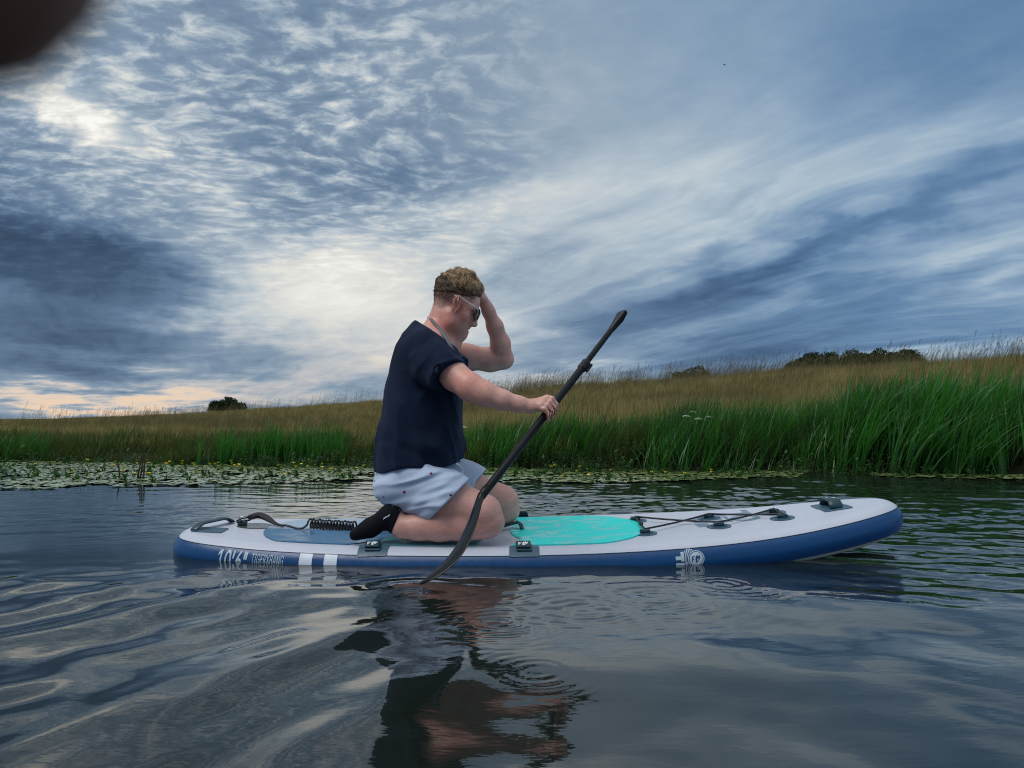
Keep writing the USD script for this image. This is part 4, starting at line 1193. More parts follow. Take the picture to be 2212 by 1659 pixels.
# ------------------------------------------------------------------ the kneeling man
class Field:
    """A distance field on a rectilinear grid; shapes melt into it, then a surface is drawn through its zero."""

    def __init__(self, xs, ys, zs):
        self.ax = [np.asarray(a, np.float32) for a in (xs, ys, zs)]
        self.D = np.full([len(a) for a in self.ax], 0.5, np.float32)

    def window(self, lo, hi):
        s = tuple(slice(max(0, int(np.searchsorted(a, l)) - 1), min(len(a), int(np.searchsorted(a, h)) + 1)) for a, l, h in zip(self.ax, lo, hi))
        X, Y, Z = np.meshgrid(*[a[k] for a, k in zip(self.ax, s)], indexing='ij', sparse=True)
        return s, X, Y, Z

    def put(self, s, d, k, cut=False):
        if d.size == 0:
            return
        a = self.D[s]
        if cut:
            h = np.clip(0.5 - 0.5 * (a + d) / k, 0, 1); self.D[s] = a * (1 - h) + (-d) * h + k * h * (1 - h)
        else:
            h = np.clip(0.5 + 0.5 * (a - d) / k, 0, 1); self.D[s] = a * (1 - h) + d * h - k * h * (1 - h)

    def cone(self, a, b, ra, rb, k=0.02, cut=False, sy=1.0):
        a, b = np.asarray(a, float), np.asarray(b, float); r = max(ra, rb) * max(1, sy) + k + 0.03
        s, X, Y, Z = self.window(np.minimum(a, b) - r, np.maximum(a, b) + r)
        ab = b - a; L = ab @ ab + 1e-12
        t = np.clip(((X - a[0]) * ab[0] + (Y - a[1]) * ab[1] + (Z - a[2]) * ab[2]) / L, 0, 1)
        d = np.sqrt((X - a[0] - t * ab[0]) ** 2 + ((Y - a[1] - t * ab[1]) / sy) ** 2 + (Z - a[2] - t * ab[2]) ** 2) - (ra + (rb - ra) * t)
        self.put(s, d.astype(np.float32), k, cut)

    def chain(self, pts, k=0.02, **kw):
        for p, q_ in zip(pts[:-1], pts[1:]):
            self.cone(p[0], q_[0], p[1], q_[1], k, **kw)

    def egg(self, c, r, R=None, k=0.02, cut=False):
        c, r = np.asarray(c, float), np.asarray(r, float); m_ = r.max() + k + 0.03
        s, X, Y, Z = self.window(c - m_, c + m_)
        P = [X - c[0], Y - c[1], Z - c[2]]
        if R is not None:
            P = [R[0, i] * P[0] + R[1, i] * P[1] + R[2, i] * P[2] for i in range(3)]
        k0 = np.sqrt(sum((p / q_) ** 2 for p, q_ in zip(P, r))); k1 = np.sqrt(sum((p / q_ ** 2) ** 2 for p, q_ in zip(P, r))) + 1e-9
        self.put(s, (k0 * (k0 - 1) / k1).astype(np.float32), k, cut)

    def sample(self, P):
        from scipy.ndimage import map_coordinates
        P = np.asarray(P, float)
        idx = [np.interp(P[..., i], self.ax[i], np.arange(len(self.ax[i]))) for i in range(3)]
        return map_coordinates(self.D, idx, order=1, mode='nearest')

    def surface(self, relax=2):
        D = self.D; ins = D < 0
        n = np.array(D.shape)
        c = np.zeros(n - 1, np.int8)
        for o in np.ndindex(2, 2, 2):
            c += ins[o[0]:n[0] - 1 + o[0], o[1]:n[1] - 1 + o[1], o[2]:n[2] - 1 + o[2]]
        cells = np.argwhere((c > 0) & (c < 8))
        idx = np.full(n - 1, -1, np.int32); idx[tuple(cells.T)] = np.arange(len(cells))
        acc, cnt = np.zeros((len(cells), 3)), np.zeros(len(cells))
        corner = [np.array(o) for o in np.ndindex(2, 2, 2)]
        for i, p in enumerate(corner):
            for q_ in corner[i + 1:]:
                if np.abs(p - q_).sum() != 1:
                    continue
                A, B = cells + p, cells + q_
                da, db = D[tuple(A.T)], D[tuple(B.T)]
                m_ = (da < 0) != (db < 0)
                t = np.where(m_, da / np.where(m_, da - db, 1), 0)[:, None]
                pa_ = np.stack([self.ax[j][A[:, j]] for j in range(3)], 1); pb_ = np.stack([self.ax[j][B[:, j]] for j in range(3)], 1)
                acc += np.where(m_[:, None], pa_ + (pb_ - pa_) * t, 0); cnt += m_
        v = acc / cnt[:, None]
        faces = []
        for axis in range(3):
            o1, o2 = [k for k in range(3) if k != axis]
            sl = [slice(1, -1)] * 3; sl[axis] = slice(0, -1)
            sl2 = [slice(1, -1)] * 3; sl2[axis] = slice(1, None)
            a, b = ins[tuple(sl)], ins[tuple(sl2)]
            e = np.argwhere(a != b); base = e + 1; base[:, axis] = e[:, axis]
            out = a[tuple(e.T)]

            def cell(d1, d2):
                q_ = base.copy(); q_[:, o1] += d1; q_[:, o2] += d2
                return idx[tuple(q_.T)]
            quad = np.stack([cell(-1, -1), cell(0, -1), cell(0, 0), cell(-1, 0)], 1)
            flip = out if axis != 1 else ~out
            quad = np.where(flip[:, None], quad, quad[:, ::-1])
            faces.append(quad)
        f = np.vstack(faces); f = f[(f >= 0).all(1)]
        m_ = trimesh.Trimesh(v, np.vstack([f[:, [0, 1, 2]], f[:, [0, 2, 3]]]), process=False)
        if relax:
            trimesh.smoothing.filter_taubin(m_, 0.5, 0.52, relax * 2)
        return m_


def steps(*parts):
    """Axis built of (from, to, step) runs."""
    out = [np.arange(a, b - 1e-9, s) for a, b, s in parts]
    return np.concatenate(out)


YM = 3.38
P = lambda px, py, y, r: (at(px, py, y), r)                    # noqa: E731
person_name = 'kneeling man in navy t-shirt and pale blue shorts, hand to his hair, on the paddleboard'
man = thing('person', person_name, 'person')

# head frame: forward, left (away from the camera), up; tilted down
TILT = math.radians(22)
HC = at(990, 642, YM)
HF, HL, HU = np.array([math.cos(TILT), 0, -math.sin(TILT)]), np.array([0, 1.0, 0]), np.array([math.sin(TILT), 0, math.cos(TILT)])
HR = np.stack([HF, HL, HU], 1)


def H(x, y, z):
    return HC + HR @ np.array([x, y, z], float)


B = Field(steps((-0.82, -0.24, 0.0042), (-0.24, 0.24, 0.0029)), steps((2.96, 3.29, 0.0036), (3.29, 3.47, 0.0029), (3.47, 3.76, 0.004)), steps((0.04, 0.52, 0.0042), (0.52, 0.75, 0.0031), (0.75, 0.86, 0.004), (0.86, 1.24, 0.0029)))
# trunk (mostly under the shirt)
B.chain([P(885, 1035, YM, .135), P(895, 960, YM, .130), P(905, 880, YM, .135), P(925, 790, YM, .130)], 0.05, sy=1.25)
B.cone(at(930, 745, 3.21), at(945, 745, 3.55), .062, .062, 0.05)
# legs
near_leg = [P(886, 1040, 3.28, .108), P(962, 1074, 3.235, .090), P(1040, 1106, 3.21, .074)]
B.chain(near_leg, 0.03)
B.cone(at(1047, 1109, 3.21), at(1060, 1128, 3.205), .068, .058, 0.03)
B.chain([P(1044, 1134, 3.21, .060), P(1000, 1134, 3.21, .063), P(950, 1135, 3.215, .064), P(905, 1138, 3.22, .055), P(868, 1139, 3.22, .047)], 0.018)
far_leg = [P(905, 1020, 3.47, .108), P(1000, 1050, 3.53, .088), P(1080, 1082, 3.54, .072)]
B.chain(far_leg, 0.03)
B.cone(at(1088, 1085, 3.54), at(1096, 1103, 3.54), .068, .056, 0.03)
B.chain([P(1082, 1110, 3.54, .058), P(1000, 1110, 3.54, .060), P(940, 1113, 3.53, .052), P(905, 1115, 3.53, .044)], 0.018)
feet = [[P(866, 1136, 3.22, .044), P(846, 1112, 3.225, .044), P(800, 1140, 3.21, .036), P(768, 1155, 3.20, .026)], [P(905, 1113, 3.53, .042), P(882, 1100, 3.525, .042), P(840, 1122, 3.50, .034), P(812, 1136, 3.49, .024)]]
for ft in feet:
    B.chain([(p, r - 0.006) for p, r in ft], 0.02)
# near arm
B.chain([P(938, 762, 3.20, .062), P(984, 814, 3.12, .0545), P(1012, 833, 3.075, .050), P(1030, 844, 3.065, .046)], 0.03)
B.chain([P(1020, 840, 3.07, .048), P(1050, 852, 3.06, .0445), P(1085, 864, 3.06, .037), P(1120, 873, 3.065, .029), P(1146, 877, 3.07, .0255)], 0.025)
# far arm
B.chain([P(955, 760, 3.55, .066), P(1010, 772, 3.585, .058), P(1060, 777, 3.59, .052), P(1088, 777, 3.58, .043)], 0.03)
B.chain([P(1088, 775, 3.58, .043), P(1081, 742, 3.55, .043), P(1069, 705, 3.51, .035), P(1055, 672, 3.475, .0265), P(1051, 662, 3.465, .0255)], 0.022)
# neck
B.chain([(H(-.030, 0, -.070), .060), P(957, 697, YM, .060), P(937, 728, YM, .072)], 0.03)
B.cone(H(.030, 0, -.125), at(975, 742, YM), .040, .046, 0.035)
B.cone(at(925, 722, 3.30), at(925, 745, 3.21), .045, .05, 0.05); B.cone(at(930, 722, 3.46), at(930, 745, 3.55), .045, .05, 0.05)
# skull and face
B.egg(H(-.010, 0, .002), (.099, .077, .086), HR, 0.02)
B.egg(H(.048, 0, -.010), (.050, .062, .052), HR, 0.03)
B.egg(H(.048, 0, -.075), (.049, .058, .066), HR, 0.03)
for s_ in (-1, 1):
    B.cone(H(.088, s_ * .010, -.026), H(.076, s_ * .048, -.026), .011, .010, 0.018)
    B.egg(H(.062, s_ * .044, -.072), (.024, .020, .020), HR, 0.025)
    B.cone(H(.004, s_ * .056, -.085), H(.018, s_ * .050, -.118), .022, .020, 0.03)
    B.cone(H(.018, s_ * .050, -.118), H(.074, s_ * .016, -.148), .020, .017, 0.03)
    B.egg(H(.092, s_ * .033, -.048), (.014, .018, .011), HR, 0.012, cut=True)
    B.egg(H(.075, s_ * .032, -.048), (.0125, .0125, .0125), HR, 0.004)
    # ear: a dish with a rim
    ec = H(.016, s_ * .079, -.034)
    ang = math.radians(-14)
    for q_ in range(13):
        a0, a1 = [math.radians(100 - 23 * (q_ + j)) for j in (0, 1)]
        e = lambda a, k_=1.0: H(.016 + k_ * (-.018 * math.cos(a)) * (1.0 if math.sin(a) > 0 else 0.75), s_ * (.082 + 0.006 * math.cos(a)), -.034 + k_ * .030 * math.sin(a))  # noqa: E731
        if q_ < 11:
            B.cone(e(a0), e(a1), .0042, .0042, 0.004)
    B.egg(H(.016, s_ * .077, -.036), (.016, .0065, .027), HR, 0.006)
    B.egg(H(.022, s_ * .085, -.036), (.008, .006, .012), HR, 0.004, cut=True)
    B.egg(H(.024, s_ * .079, -.062), (.008, .005, .009), HR, 0.006)
B.egg(H(.0755, 0, -.1475), (.0215, .024, .0215), HR, 0.018)
B.egg(H(.066, 0, -.115), (.027, .034, .034), HR, 0.022)
B.cone(H(.085, -.018, -.110), H(.085, .018, -.110), .0065, .0065, 0.007); B.cone(H(.0920, -.006, -.1090), H(.0920, .006, -.1090), .0068, .0068, 0.006)
B.cone(H(.084, -.016, -.1275), H(.084, .016, -.1275), .0078, .0078, 0.007); B.cone(H(.0915, -.006, -.1280), H(.0915, .006, -.1280), .0078, .0078, 0.006)
B.cone(H(.098, -.024, -.1175), H(.098, .024, -.1175), .0042, .0042, 0.0025, cut=True)
B.chain([(H(.090, 0, -.030), .010), (H(.100, 0, -.055), .0105), (H(.1115, 0, -.0835), .0130)], 0.010)
B.cone(H(.100, 0, -.088), H(.088, 0, -.100), .009, .009, 0.01)
for s_ in (-1, 1):
    B.egg(H(.1035, s_ * .0125, -.0875), (.011, .0085, .0085), HR, 0.008)
    B.egg(H(.108, s_ * .0075, -.0965), (.0048, .0035, .004), HR, 0.003, cut=True)
# near hand closed round the shaft
shaft_c = pad_pt(1178, 885)
sv_ = sh_dir
ew = np.array([-1.0, 0, 0]); ew = ew - sv_ * (ew @ sv_); ew /= np.linalg.norm(ew)       # towards the wrist
ec_ = np.cross(sv_, ew); ec_ *= np.sign(-ec_[1])                                         # towards the camera


def round_shaft(phi, r, s):
    a = math.radians(phi)
    return shaft_c + sv_ * s + (ew * math.cos(a) + ec_ * math.sin(a)) * r


wr = at(1146, 877, 3.07)
for s_ in (-0.020, 0.0, 0.020):
    B.cone(wr + (shaft_c - wr) * 0.1 + sv_ * s_ * 0.5 + ec_ * 0.002, round_shaft(72, .0345, s_ + .004), .0205, .0150, 0.014)
    B.cone(round_shaft(20, .034, s_ + .002), round_shaft(72, .033, s_ + .003), .0155, .0145, 0.012)
for i, s_ in enumerate((0.033, 0.0125, -0.0085, -0.029)):
    kr = (.0105, .0108, .0102, .0090)[i]
    B.chain([(round_shaft(68, .0345, s_ + .002), kr + .0015), (round_shaft(104, .0375, s_ + .001), kr + .001), (round_shaft(150, .0350, s_), kr - .001), (round_shaft(196, .0315, s_ - .001), kr - .0008)], 0.0035)
    B.chain([(round_shaft(196, .0315, s_ - .001), kr - .0008), (round_shaft(240, .0270, s_ - .001), kr - .0015), (round_shaft(285, .0250, s_), kr - .002)], 0.003)
B.chain([(wr + (shaft_c - wr) * 0.25 - ec_ * .006 + sv_ * .010, .0165), (round_shaft(-8, .035, .016), .0135), (round_shaft(-50, .0305, .026), .0105), (round_shaft(-95, .0275, .030), .0092)], 0.006)
# far hand laid on the hairline, fingers into the hair
wf = at(1051, 662, 3.465)
mc = [at(1031, 616, 3.392), at(1028, 610, 3.414), at(1023, 607, 3.436), at(1017, 608, 3.456)]
for i, m_ in enumerate(mc):
    B.cone(wf, m_ + (wf - m_) * 0.08, .020, .0130, 0.012)
tips = [[at(1017, 597, 3.386), at(1000, 592, 3.382), at(986, 594, 3.380)], [at(1012, 595, 3.410), at(995, 592, 3.406), at(980, 595, 3.402)], [at(1008, 597, 3.432), at(992, 595, 3.428), at(978, 600, 3.424)], [at(1004, 602, 3.450), at(990, 603, 3.446), at(980, 609, 3.442)]]
for i, (m_, tp_) in enumerate(zip(mc, tips)):
    kr = (.0098, .0100, .0095, .0085)[i]
    B.chain([(m_, kr + .0025), (tp_[0], kr), (tp_[1], kr - .0008), (tp_[2], kr - .0018)], 0.004)
B.chain([(wf + (mc[0] - wf) * 0.35, .0155), (at(1038, 640, 3.40), .0125), (at(1032, 632, 3.368), .0100), (at(1024, 624, 3.350), .0086)], 0.006)

body = B.surface(1)
bv = body.vertices
loc = (bv - HC) @ HR
# the skin's own tone: sunburnt neck, ear, cheek and forearm; stubble; shaved sides; knees
nz = meshkit.fbm(bv * 14, 3, 101) - 0.5
tint = np.ones((len(bv), 3)) * [1.0, 0.97, 0.95]


def redden(c, r, amt, col=(1.06, 0.74, 0.70)):
    global tint
    w = np.exp(-(np.linalg.norm((bv - c) / r, axis=1) ** 2))[:, None] * amt
    tint = tint * (1 - w) + tint * np.array(col) * w


redden(at(950, 700, 3.32), np.array([.07, .10, .06]), 1.0)
redden(H(.055, -.06, -.08), np.array([.04, .05, .035]), 0.8)
redden(H(.016, -.08, -.034), np.array([.03, .03, .04]), 1.0, (1.08, .70, .66))
redden(at(1010, 825, 3.02), np.array([.10, .10, .06]), 0.7, (1.08, .80, .74))
redden(at(960, 1125, 3.15), np.array([.16, .12, .06]), 0.6, (1.0, .80, .77))
redden(H(.110, 0, -.085), np.array([.02, .03, .02]), 0.6)
redden(H(.088, 0, -.114), np.array([.012, .03, .014]), 0.9, (0.85, .55, .52))
jaw = np.exp(-(((loc[:, 0] - .055) / .045) ** 2 + ((loc[:, 2] + .140) / .030) ** 2)) * (np.abs(loc[:, 1]) < .09)
tint *= 1 - 0.45 * jaw[:, None] * np.array([.8, .9, .95])
fade = sstep(loc[:, 2], -.095, -.008) * sstep(.030 - loc[:, 0], 0, .05) * (loc[:, 0] > -.16) * (np.linalg.norm(loc, axis=1) < .14)
side = sstep(loc[:, 2], -.012, .022) * sstep(.085 - loc[:, 0], 0, .03) * (np.linalg.norm(loc, axis=1) < .14)
earw = np.exp(-(((loc[:, 0] - .016) / .024) ** 2 + ((loc[:, 2] + .034) / .036) ** 2)) * (np.abs(loc[:, 1]) > .068)
hairy = np.clip(np.maximum(fade, side) * (1 - earw), 0, 1)[:, None]
hairy *= (np.clip(0.9 + 0.9 * nz[:, None], 0.5, 1))
_hp = np.vstack([wf, *[m_ for m_ in mc], *[t_ for tp_ in tips for t_ in tp_], at(1038, 640, 3.40), at(1032, 632, 3.368), at(1024, 624, 3.350)])
from scipy.spatial import cKDTree
handw = 1 - sstep(cKDTree(np.vstack([_hp, (_hp[1:5] + wf) / 2])).query(bv)[0], .016, .030)
hairy *= (1 - np.clip(handw, 0, 1))[:, None]
tint = tint * (1 - hairy) + hairy * np.array([.20, .21, .20])
tint *= (1 + 0.16 * nz)[:, None]

g = Graph()
pos = g.n('geometry', 'position')
mot = g.noise(pos, 60.0, 4, 0.65)
big_ = g.noise(pos, 11.0, 4, 0.6)
base = g.mix(g.m('multiply_add', mot, 0.6, g.m('multiply', big_, 0.5)), (0.44, 0.20, 0.165), (0.74, 0.47, 0.405))
spk = g.n('voronoi_texture', 'distance', vector=pos, scale=150.0)
base = g.mix(g.m('multiply', g.smooth(spk, 0.22, 0.10), g.smooth(g.noise(pos, 20.0, 2, 0.5), 0.45, 0.65)), base, (0.36, 0.17, 0.12))
base = g.v('multiply', base, g.n('attribute', 'color', attribute='tint'))
bm = g.n('bump', 'normal', height=g.m('multiply_add', g.noise(pos, 420.0, 3, 0.6), 0.4, g.noise(pos, 60.0, 3, 0.6)), strength=0.45, distance=0.003)
SKIN = g.build('skin', g.n('principled_bsdf', 'BSDF', base_color=base, roughness=0.40, specular_ior_level=0.45, normal=bm, subsurface_weight=0.10, subsurface_scale=0.006, subsurface_radius=(1.0, 0.35, 0.2)))
obj('body', body, SKIN, man, smooth=True, colour=tint)


# ---- cloth
def fabric(name, c0, c1, scale=900.0, strength=0.5, extra=None, rough=0.85, sheen=0.2):
    g = Graph()
    pos = g.n('geometry', 'position')
    nz_ = g.noise(pos, 7.0, 5, 0.65)
    weave = g.n('wave_texture', 'fac', wave_type='bands', bands_direction='diagonal', vector=pos, scale=scale / 6.0, distortion=1.0, detail=1.0)
    col = g.mix(nz_, c0, c1)
    if extra:
        col = extra(g, pos, col)
    bm = g.n('bump', 'normal', height=g.m('multiply_add', weave, 0.5, g.noise(pos, scale * 0.25, 3, 0.7)), strength=strength, distance=0.0015)
    return g.build(name, g.n('principled_bsdf', 'BSDF', base_color=col, roughness=rough, specular_ior_level=0.1, sheen_weight=sheen, sheen_roughness=0.5, sheen_tint=(0.5, 0.6, 0.8), normal=bm))


def tinted(g, pos, col):
    return g.v('multiply', col, g.n('attribute', 'color', attribute='tint'))


def motifs(g, pos, col):
    v_ = g.n('voronoi_texture', 'distance', vector=g.v('multiply', pos, (1, 0.6, 1)), scale=16.5)
    w_ = g.v('add', pos, g.v('multiply', g.n('noise_texture', 'color', vector=pos, scale=150.0), (0.012, 0.012, 0.012)))
    v_ = g.n('voronoi_texture', 'distance', vector=g.v('multiply', w_, (1, 0.6, 1)), scale=16.5)
    cc = g.n('voronoi_texture', 'color', vector=g.v('multiply', w_, (1, 0.6, 1)), scale=16.5)
    dark = g.mix(g.smooth(g.n('separate_xyz', 'x', vector=cc), 0.55, 0.6), (0.03, 0.045, 0.07), (0.16, 0.02, 0.03))
    stripe = g.n('wave_texture', 'fac', wave_type='bands', bands_direction='z', vector=pos, scale=60.0, distortion=0.6, detail=1.0)
    col = g.mix(g.m('multiply', stripe, 0.16), col, (0.34, 0.44, 0.60))
    return g.mix(g.smooth(v_, 0.115, 0.085), col, dark)


SHIRT_M = fabric('navy_jersey', (0.0070, 0.0130, 0.032), (0.0160, 0.0260, 0.056), 1200, 0.35, tinted, 0.95, 0.06)
SHORT_M = fabric('pale_blue_cotton', (0.44, 0.54, 0.71), (0.54, 0.64, 0.80), 1000, 0.4, motifs, 0.85, 0.1)
SOCK_M = fabric('black_neoprene', (0.004, 0.005, 0.008), (0.008, 0.010, 0.013), 700, 0.35, None, 0.8, 0.03)

# shirt: stacked sections read off the photograph, with sleeves, folded a little
T = Field(steps((-0.66, -0.02, 0.0042)), steps((3.02, 3.74, 0.0046)), steps((0.33, 1.06, 0.0042)))
rows = np.array([(1020, 811, 999, .222), (1000, 810, 1000, .222), (980, 811, 1001, .220), (950, 812, 1003, .218), (905, 821, 1005, .220), (860, 829, 1006, .224), (820, 836, 1005, .228), (795, 840, 1004, .230), (765, 849, 1001, .226), (742, 858, 996, .205), (722, 871, 988, .165), (705, 885, 976, .115), (692, 899, 962, .085), (680, 915, 955, .07)], float)
zr = np.array([at(900, r[0], YM)[2] for r in rows]); xb = np.array([at(r[1] + 5, r[0], YM)[0] for r in rows]); xf = np.array([at(r[2] - 6, r[0], YM)[0] for r in rows])
o_ = np.argsort(zr)
fb_, ff_, fw_ = [PchipInterpolator(zr[o_], a[o_]) for a in (xb, xf, rows[:, 3])]
Zs = np.clip(T.ax[2], zr.min(), zr.max())
cx, ax_, bw_ = ((fb_(Zs) + ff_(Zs)) / 2), ((ff_(Zs) - fb_(Zs)) / 2), fw_(Zs)
X, Y = T.ax[0][:, None, None], T.ax[1][None, :, None]
pp = 2.35
T.D = (((np.abs(X - cx[None, None]) / ax_) ** pp + (np.abs(Y - YM) / bw_) ** pp) ** (1 / pp) - 1).astype(np.float32) * np.minimum(ax_, bw_).astype(np.float32) * 0.85
T.chain([P(922, 757, 3.22, .084), P(945, 785, 3.155, .083), P(967, 815, 3.105, .080)], 0.045)
T.cone(at(922, 742, 3.26), at(925, 752, 3.20), .062, .070, 0.05); T.cone(at(930, 738, 3.50), at(935, 748, 3.56), .062, .070, 0.05)
T.chain([P(950, 757, 3.54, .076), P(990, 768, 3.575, .074), P(1030, 774, 3.60, .071)], 0.04)
# folds
XX, YY, ZZ = np.meshgrid(*T.ax, indexing='ij')


def fold(a, b, c, amp, seed, oc=2):
    pts = np.stack([XX * a[0] + YY * a[1] + ZZ * a[2], XX * b[0] + YY * b[1] + ZZ * b[2], XX * c[0] + YY * c[1] + ZZ * c[2]], -1)
    return (amp * (meshkit.fbm(pts, oc, seed) - 0.5)).astype(np.float32)


band = np.abs(T.D) < 0.03
sel = np.argwhere(band)
pts = np.stack([T.ax[i][sel[:, i]] for i in range(3)], 1)


def folds(pts, dirs, amp, seed, oc=2):
    q_ = np.stack([pts @ np.array(d_, float) for d_ in dirs], 1)
    return amp * (meshkit.fbm(q_, oc, seed) - 0.5)


arm_w = np.exp(-(np.linalg.norm((pts - at(975, 800, 3.16)) / [.16, .14, .13], axis=1) ** 2))
low_w = sstep(at(900, 900, YM)[2] - pts[:, 2], -0.05, 0.25)
dd = folds(pts, ((9, 2, 2.2), (2, 9, 1), (1.2, 1, 3.0)), 0.070, 111) * (0.45 + 0.4 * low_w)
dd += folds(pts, ((12, 0, -10), (0, 8, 0), (5, 0, 7)), 0.036, 113) * arm_w
dd += folds(pts, ((3, 3, 16), (2, 6, 3), (6, 1, 2)), 0.026, 115) * sstep(pts[:, 2], at(900, 1000, YM)[2], at(900, 960, YM)[2]) * (1 - sstep(pts[:, 2], at(900, 960, YM)[2], at(900, 900, YM)[2]))
ridge = lambda dirs, seed: np.clip(1 - np.abs(2 * meshkit.fbm(np.stack([pts @ np.array(d_, float) for d_ in dirs], 1), 2, seed) - 1) * 5.0, 0, 1) ** 1.3  # noqa: E731
dd -= 0.010 * np.clip(ridge(((7, 1, 1.5), (1, 7, 0.5), (0.8, 0.5, 2.2)), 117), 0, 1) * (0.45 + 0.55 * low_w)
dd -= 0.008 * np.clip(ridge(((10, 1, -9), (0, 5, 0), (3, 0, 4.5)), 119), -0.3, 1) * arm_w
T.D[tuple(sel.T)] += dd.astype(np.float32)


def halfspace(F, p0, n, near_only=None, k=0.003):
    """Cut away what lies on the n side of the plane through p0 (only within a ball, if given)."""
    n = np.asarray(n, float) / np.linalg.norm(n)
    d_ = (F.ax[0][:, None, None] - p0[0]) * n[0] + (F.ax[1][None, :, None] - p0[1]) * n[1] + (F.ax[2][None, None, :] - p0[2]) * n[2]
    new = np.maximum(F.D, d_.astype(np.float32))
    if near_only is not None:
        c, r = near_only
        m_ = ((F.ax[0][:, None, None] - c[0]) ** 2 + (F.ax[1][None, :, None] - c[1]) ** 2 + (F.ax[2][None, None, :] - c[2]) ** 2) < r * r
        F.D = np.where(m_, new, F.D).astype(np.float32)
    else:
        F.D = new.astype(np.float32)


# sleeve ends, hem and neck opening
halfspace(T, at(964, 809, 3.115), np.array([0.50, -0.42, -0.72]), (at(1000, 835, 3.07), 0.125))
halfspace(T, at(1014, 768, 3.60), np.array([0.86, 0.12, -0.50]), (at(1050, 775, 3.60), 0.115))
hz = at(900, 1012, YM)
xs_ = T.ax[0][:, None, None]; ys_ = T.ax[1][None, :, None]
hem = hz[2] + 0.035 * np.clip((xs_ - at(830, 1000, YM)[0]) / 0.36, -0.2, 1.1) + 0.008 * np.sin(ys_ * 21) + 0.006 * np.sin(xs_ * 25)
T.D = np.maximum(T.D, (hem - T.ax[2][None, None, :]).astype(np.float32))
ncol, ncen = np.array([0.58, 0, 0.81]) / np.linalg.norm([0.58, 0, .81]), at(940, 722, YM)
nb2 = (T.ax[0][:, None, None] - ncen[0]) * ncol[0] + (T.ax[2][None, None, :] - ncen[2]) * ncol[2]
T.D = np.maximum(T.D, np.broadcast_to(nb2, T.D.shape).astype(np.float32))
from scipy.ndimage import gaussian_filter
T.D = gaussian_filter(T.D, 0.9)
shirt = T.surface(2)
sv2 = shirt.vertices
st = np.ones((len(sv2), 3)) * (1 + 0.9 * np.clip(meshkit.fbm(sv2 * [9, 9, 3], 3, 121)[:, None] - 0.5, -0.4, 0.6))
cp = at(1000, 790, 3.40)
pr = np.exp(-(np.abs((sv2 - cp) / [.05, .10, .085]) ** 4).sum(1)) * (meshkit.noise(sv2 * [90, 90, 110], 5) > 0.62)
st = st * (1 - pr[:, None]) + pr[:, None] * np.array([11, 13, 11])
cp = at(837, 800, 3.36)
pr = np.exp(-(np.abs((sv2 - cp) / [.03, .08, .05]) ** 4).sum(1)) * (meshkit.noise(sv2 * [120, 120, 140], 9) > 0.66)
st = st * (1 - pr[:, None]) + pr[:, None] * np.array([7, 8, 7])
obj('t_shirt', shirt, SHIRT_M, man, smooth=True, colour=st)

# shorts
S = Field(steps((-0.68, -0.08, 0.0042)), steps((3.06, 3.72, 0.0046)), steps((0.14, 0.47, 0.0042)))
S.chain([P(868, 1048, YM, .105), P(880, 1000, YM, .118), P(900, 985, YM, .125)], 0.05, sy=1.45)
S.egg(at(868, 1048, 3.30), (.112, .115, .092), None, 0.04); S.egg(at(874, 1045, 3.47), (.112, .110, .090), None, 0.04)
S.chain([P(888, 1040, 3.285, .121), P(955, 1070, 3.235, .110), P(1010, 1092, 3.22, .108)], 0.035)
S.chain([P(905, 1022, 3.47, .118), P(1000, 1046, 3.53, .104), P(1070, 1072, 3.54, .102)], 0.035)
S.cone(at(880, 1060, 3.26), at(945, 1090, 3.23), .085, .072, 0.03)
sel = np.argwhere(np.abs(S.D) < 0.03)
pts = np.stack([S.ax[i][sel[:, i]] for i in range(3)], 1)
dirn = np.array([math.cos(math.radians(18)), 0, math.sin(math.radians(18))]); dn = np.array([-dirn[2], 0, dirn[0]])
cr_w = np.exp(-(np.linalg.norm((pts - at(930, 1075, 3.13)) / [.16, .14, .10], axis=1) ** 2))
dd = folds(pts, (dirn * 5, dn * 26, (0, 8, 0)), 0.042, 131) * (0.35 + 0.9 * cr_w)
dd += folds(pts, (dirn * 9, dn * 12, (0, 12, 0)), 0.018, 133)
dd -= 0.011 * np.clip(ridge((dirn * 3.5, dn * 17, (0, 5, 0)), 135), -0.3, 1) * (0.3 + 0.9 * cr_w)
S.D[tuple(sel.T)] += dd.astype(np.float32)
halfspace(S, at(978, 1071, 3.23), np.array([0.70, 0.0, -0.70]), (at(1020, 1110, 3.22), 0.20))
halfspace(S, at(1034, 1031, 3.53), np.array([0.72, 0.0, -0.69]), (at(1080, 1075, 3.54), 0.17))
S.D = np.maximum(S.D, (S.ax[2][None, None, :] - (hz[2] + 0.055)).astype(np.float32))
shorts = obj('shorts', (setattr(S, 'D', gaussian_filter(S.D, 0.8)) or S).surface(2), SHORT_M, man, smooth=True)
tab = rounded_box(0.020, 0.006, 0.055, 0.002, 6).apply_transform(trimesh.transformations.rotation_matrix(0.5, [0, 1, 0])).apply_translation(at(822, 1040, 3.28))
obj('loose_flap', tube(spline([at(830, 1018, 3.30), at(818, 1036, 3.29), at(808, 1050, 3.28)], 8), [0.012, 0.014, 0.015, 0.016, 0.016, 0.015, 0.012, 0.006], 10, flat=0.35, up=[1, 0, 0]), SHORT_M, shorts, smooth=50)
CORD_M = plain('white_cord', (0.65, 0.72, 0.78), 0.8)
obj('drawstring', tube(spline([at(985, 1002, 3.20), at(996, 1008, 3.21), at(1000, 1018, 3.22), at(997, 1028, 3.22)], 10), 0.0028, 6), CORD_M, shorts, smooth=True)

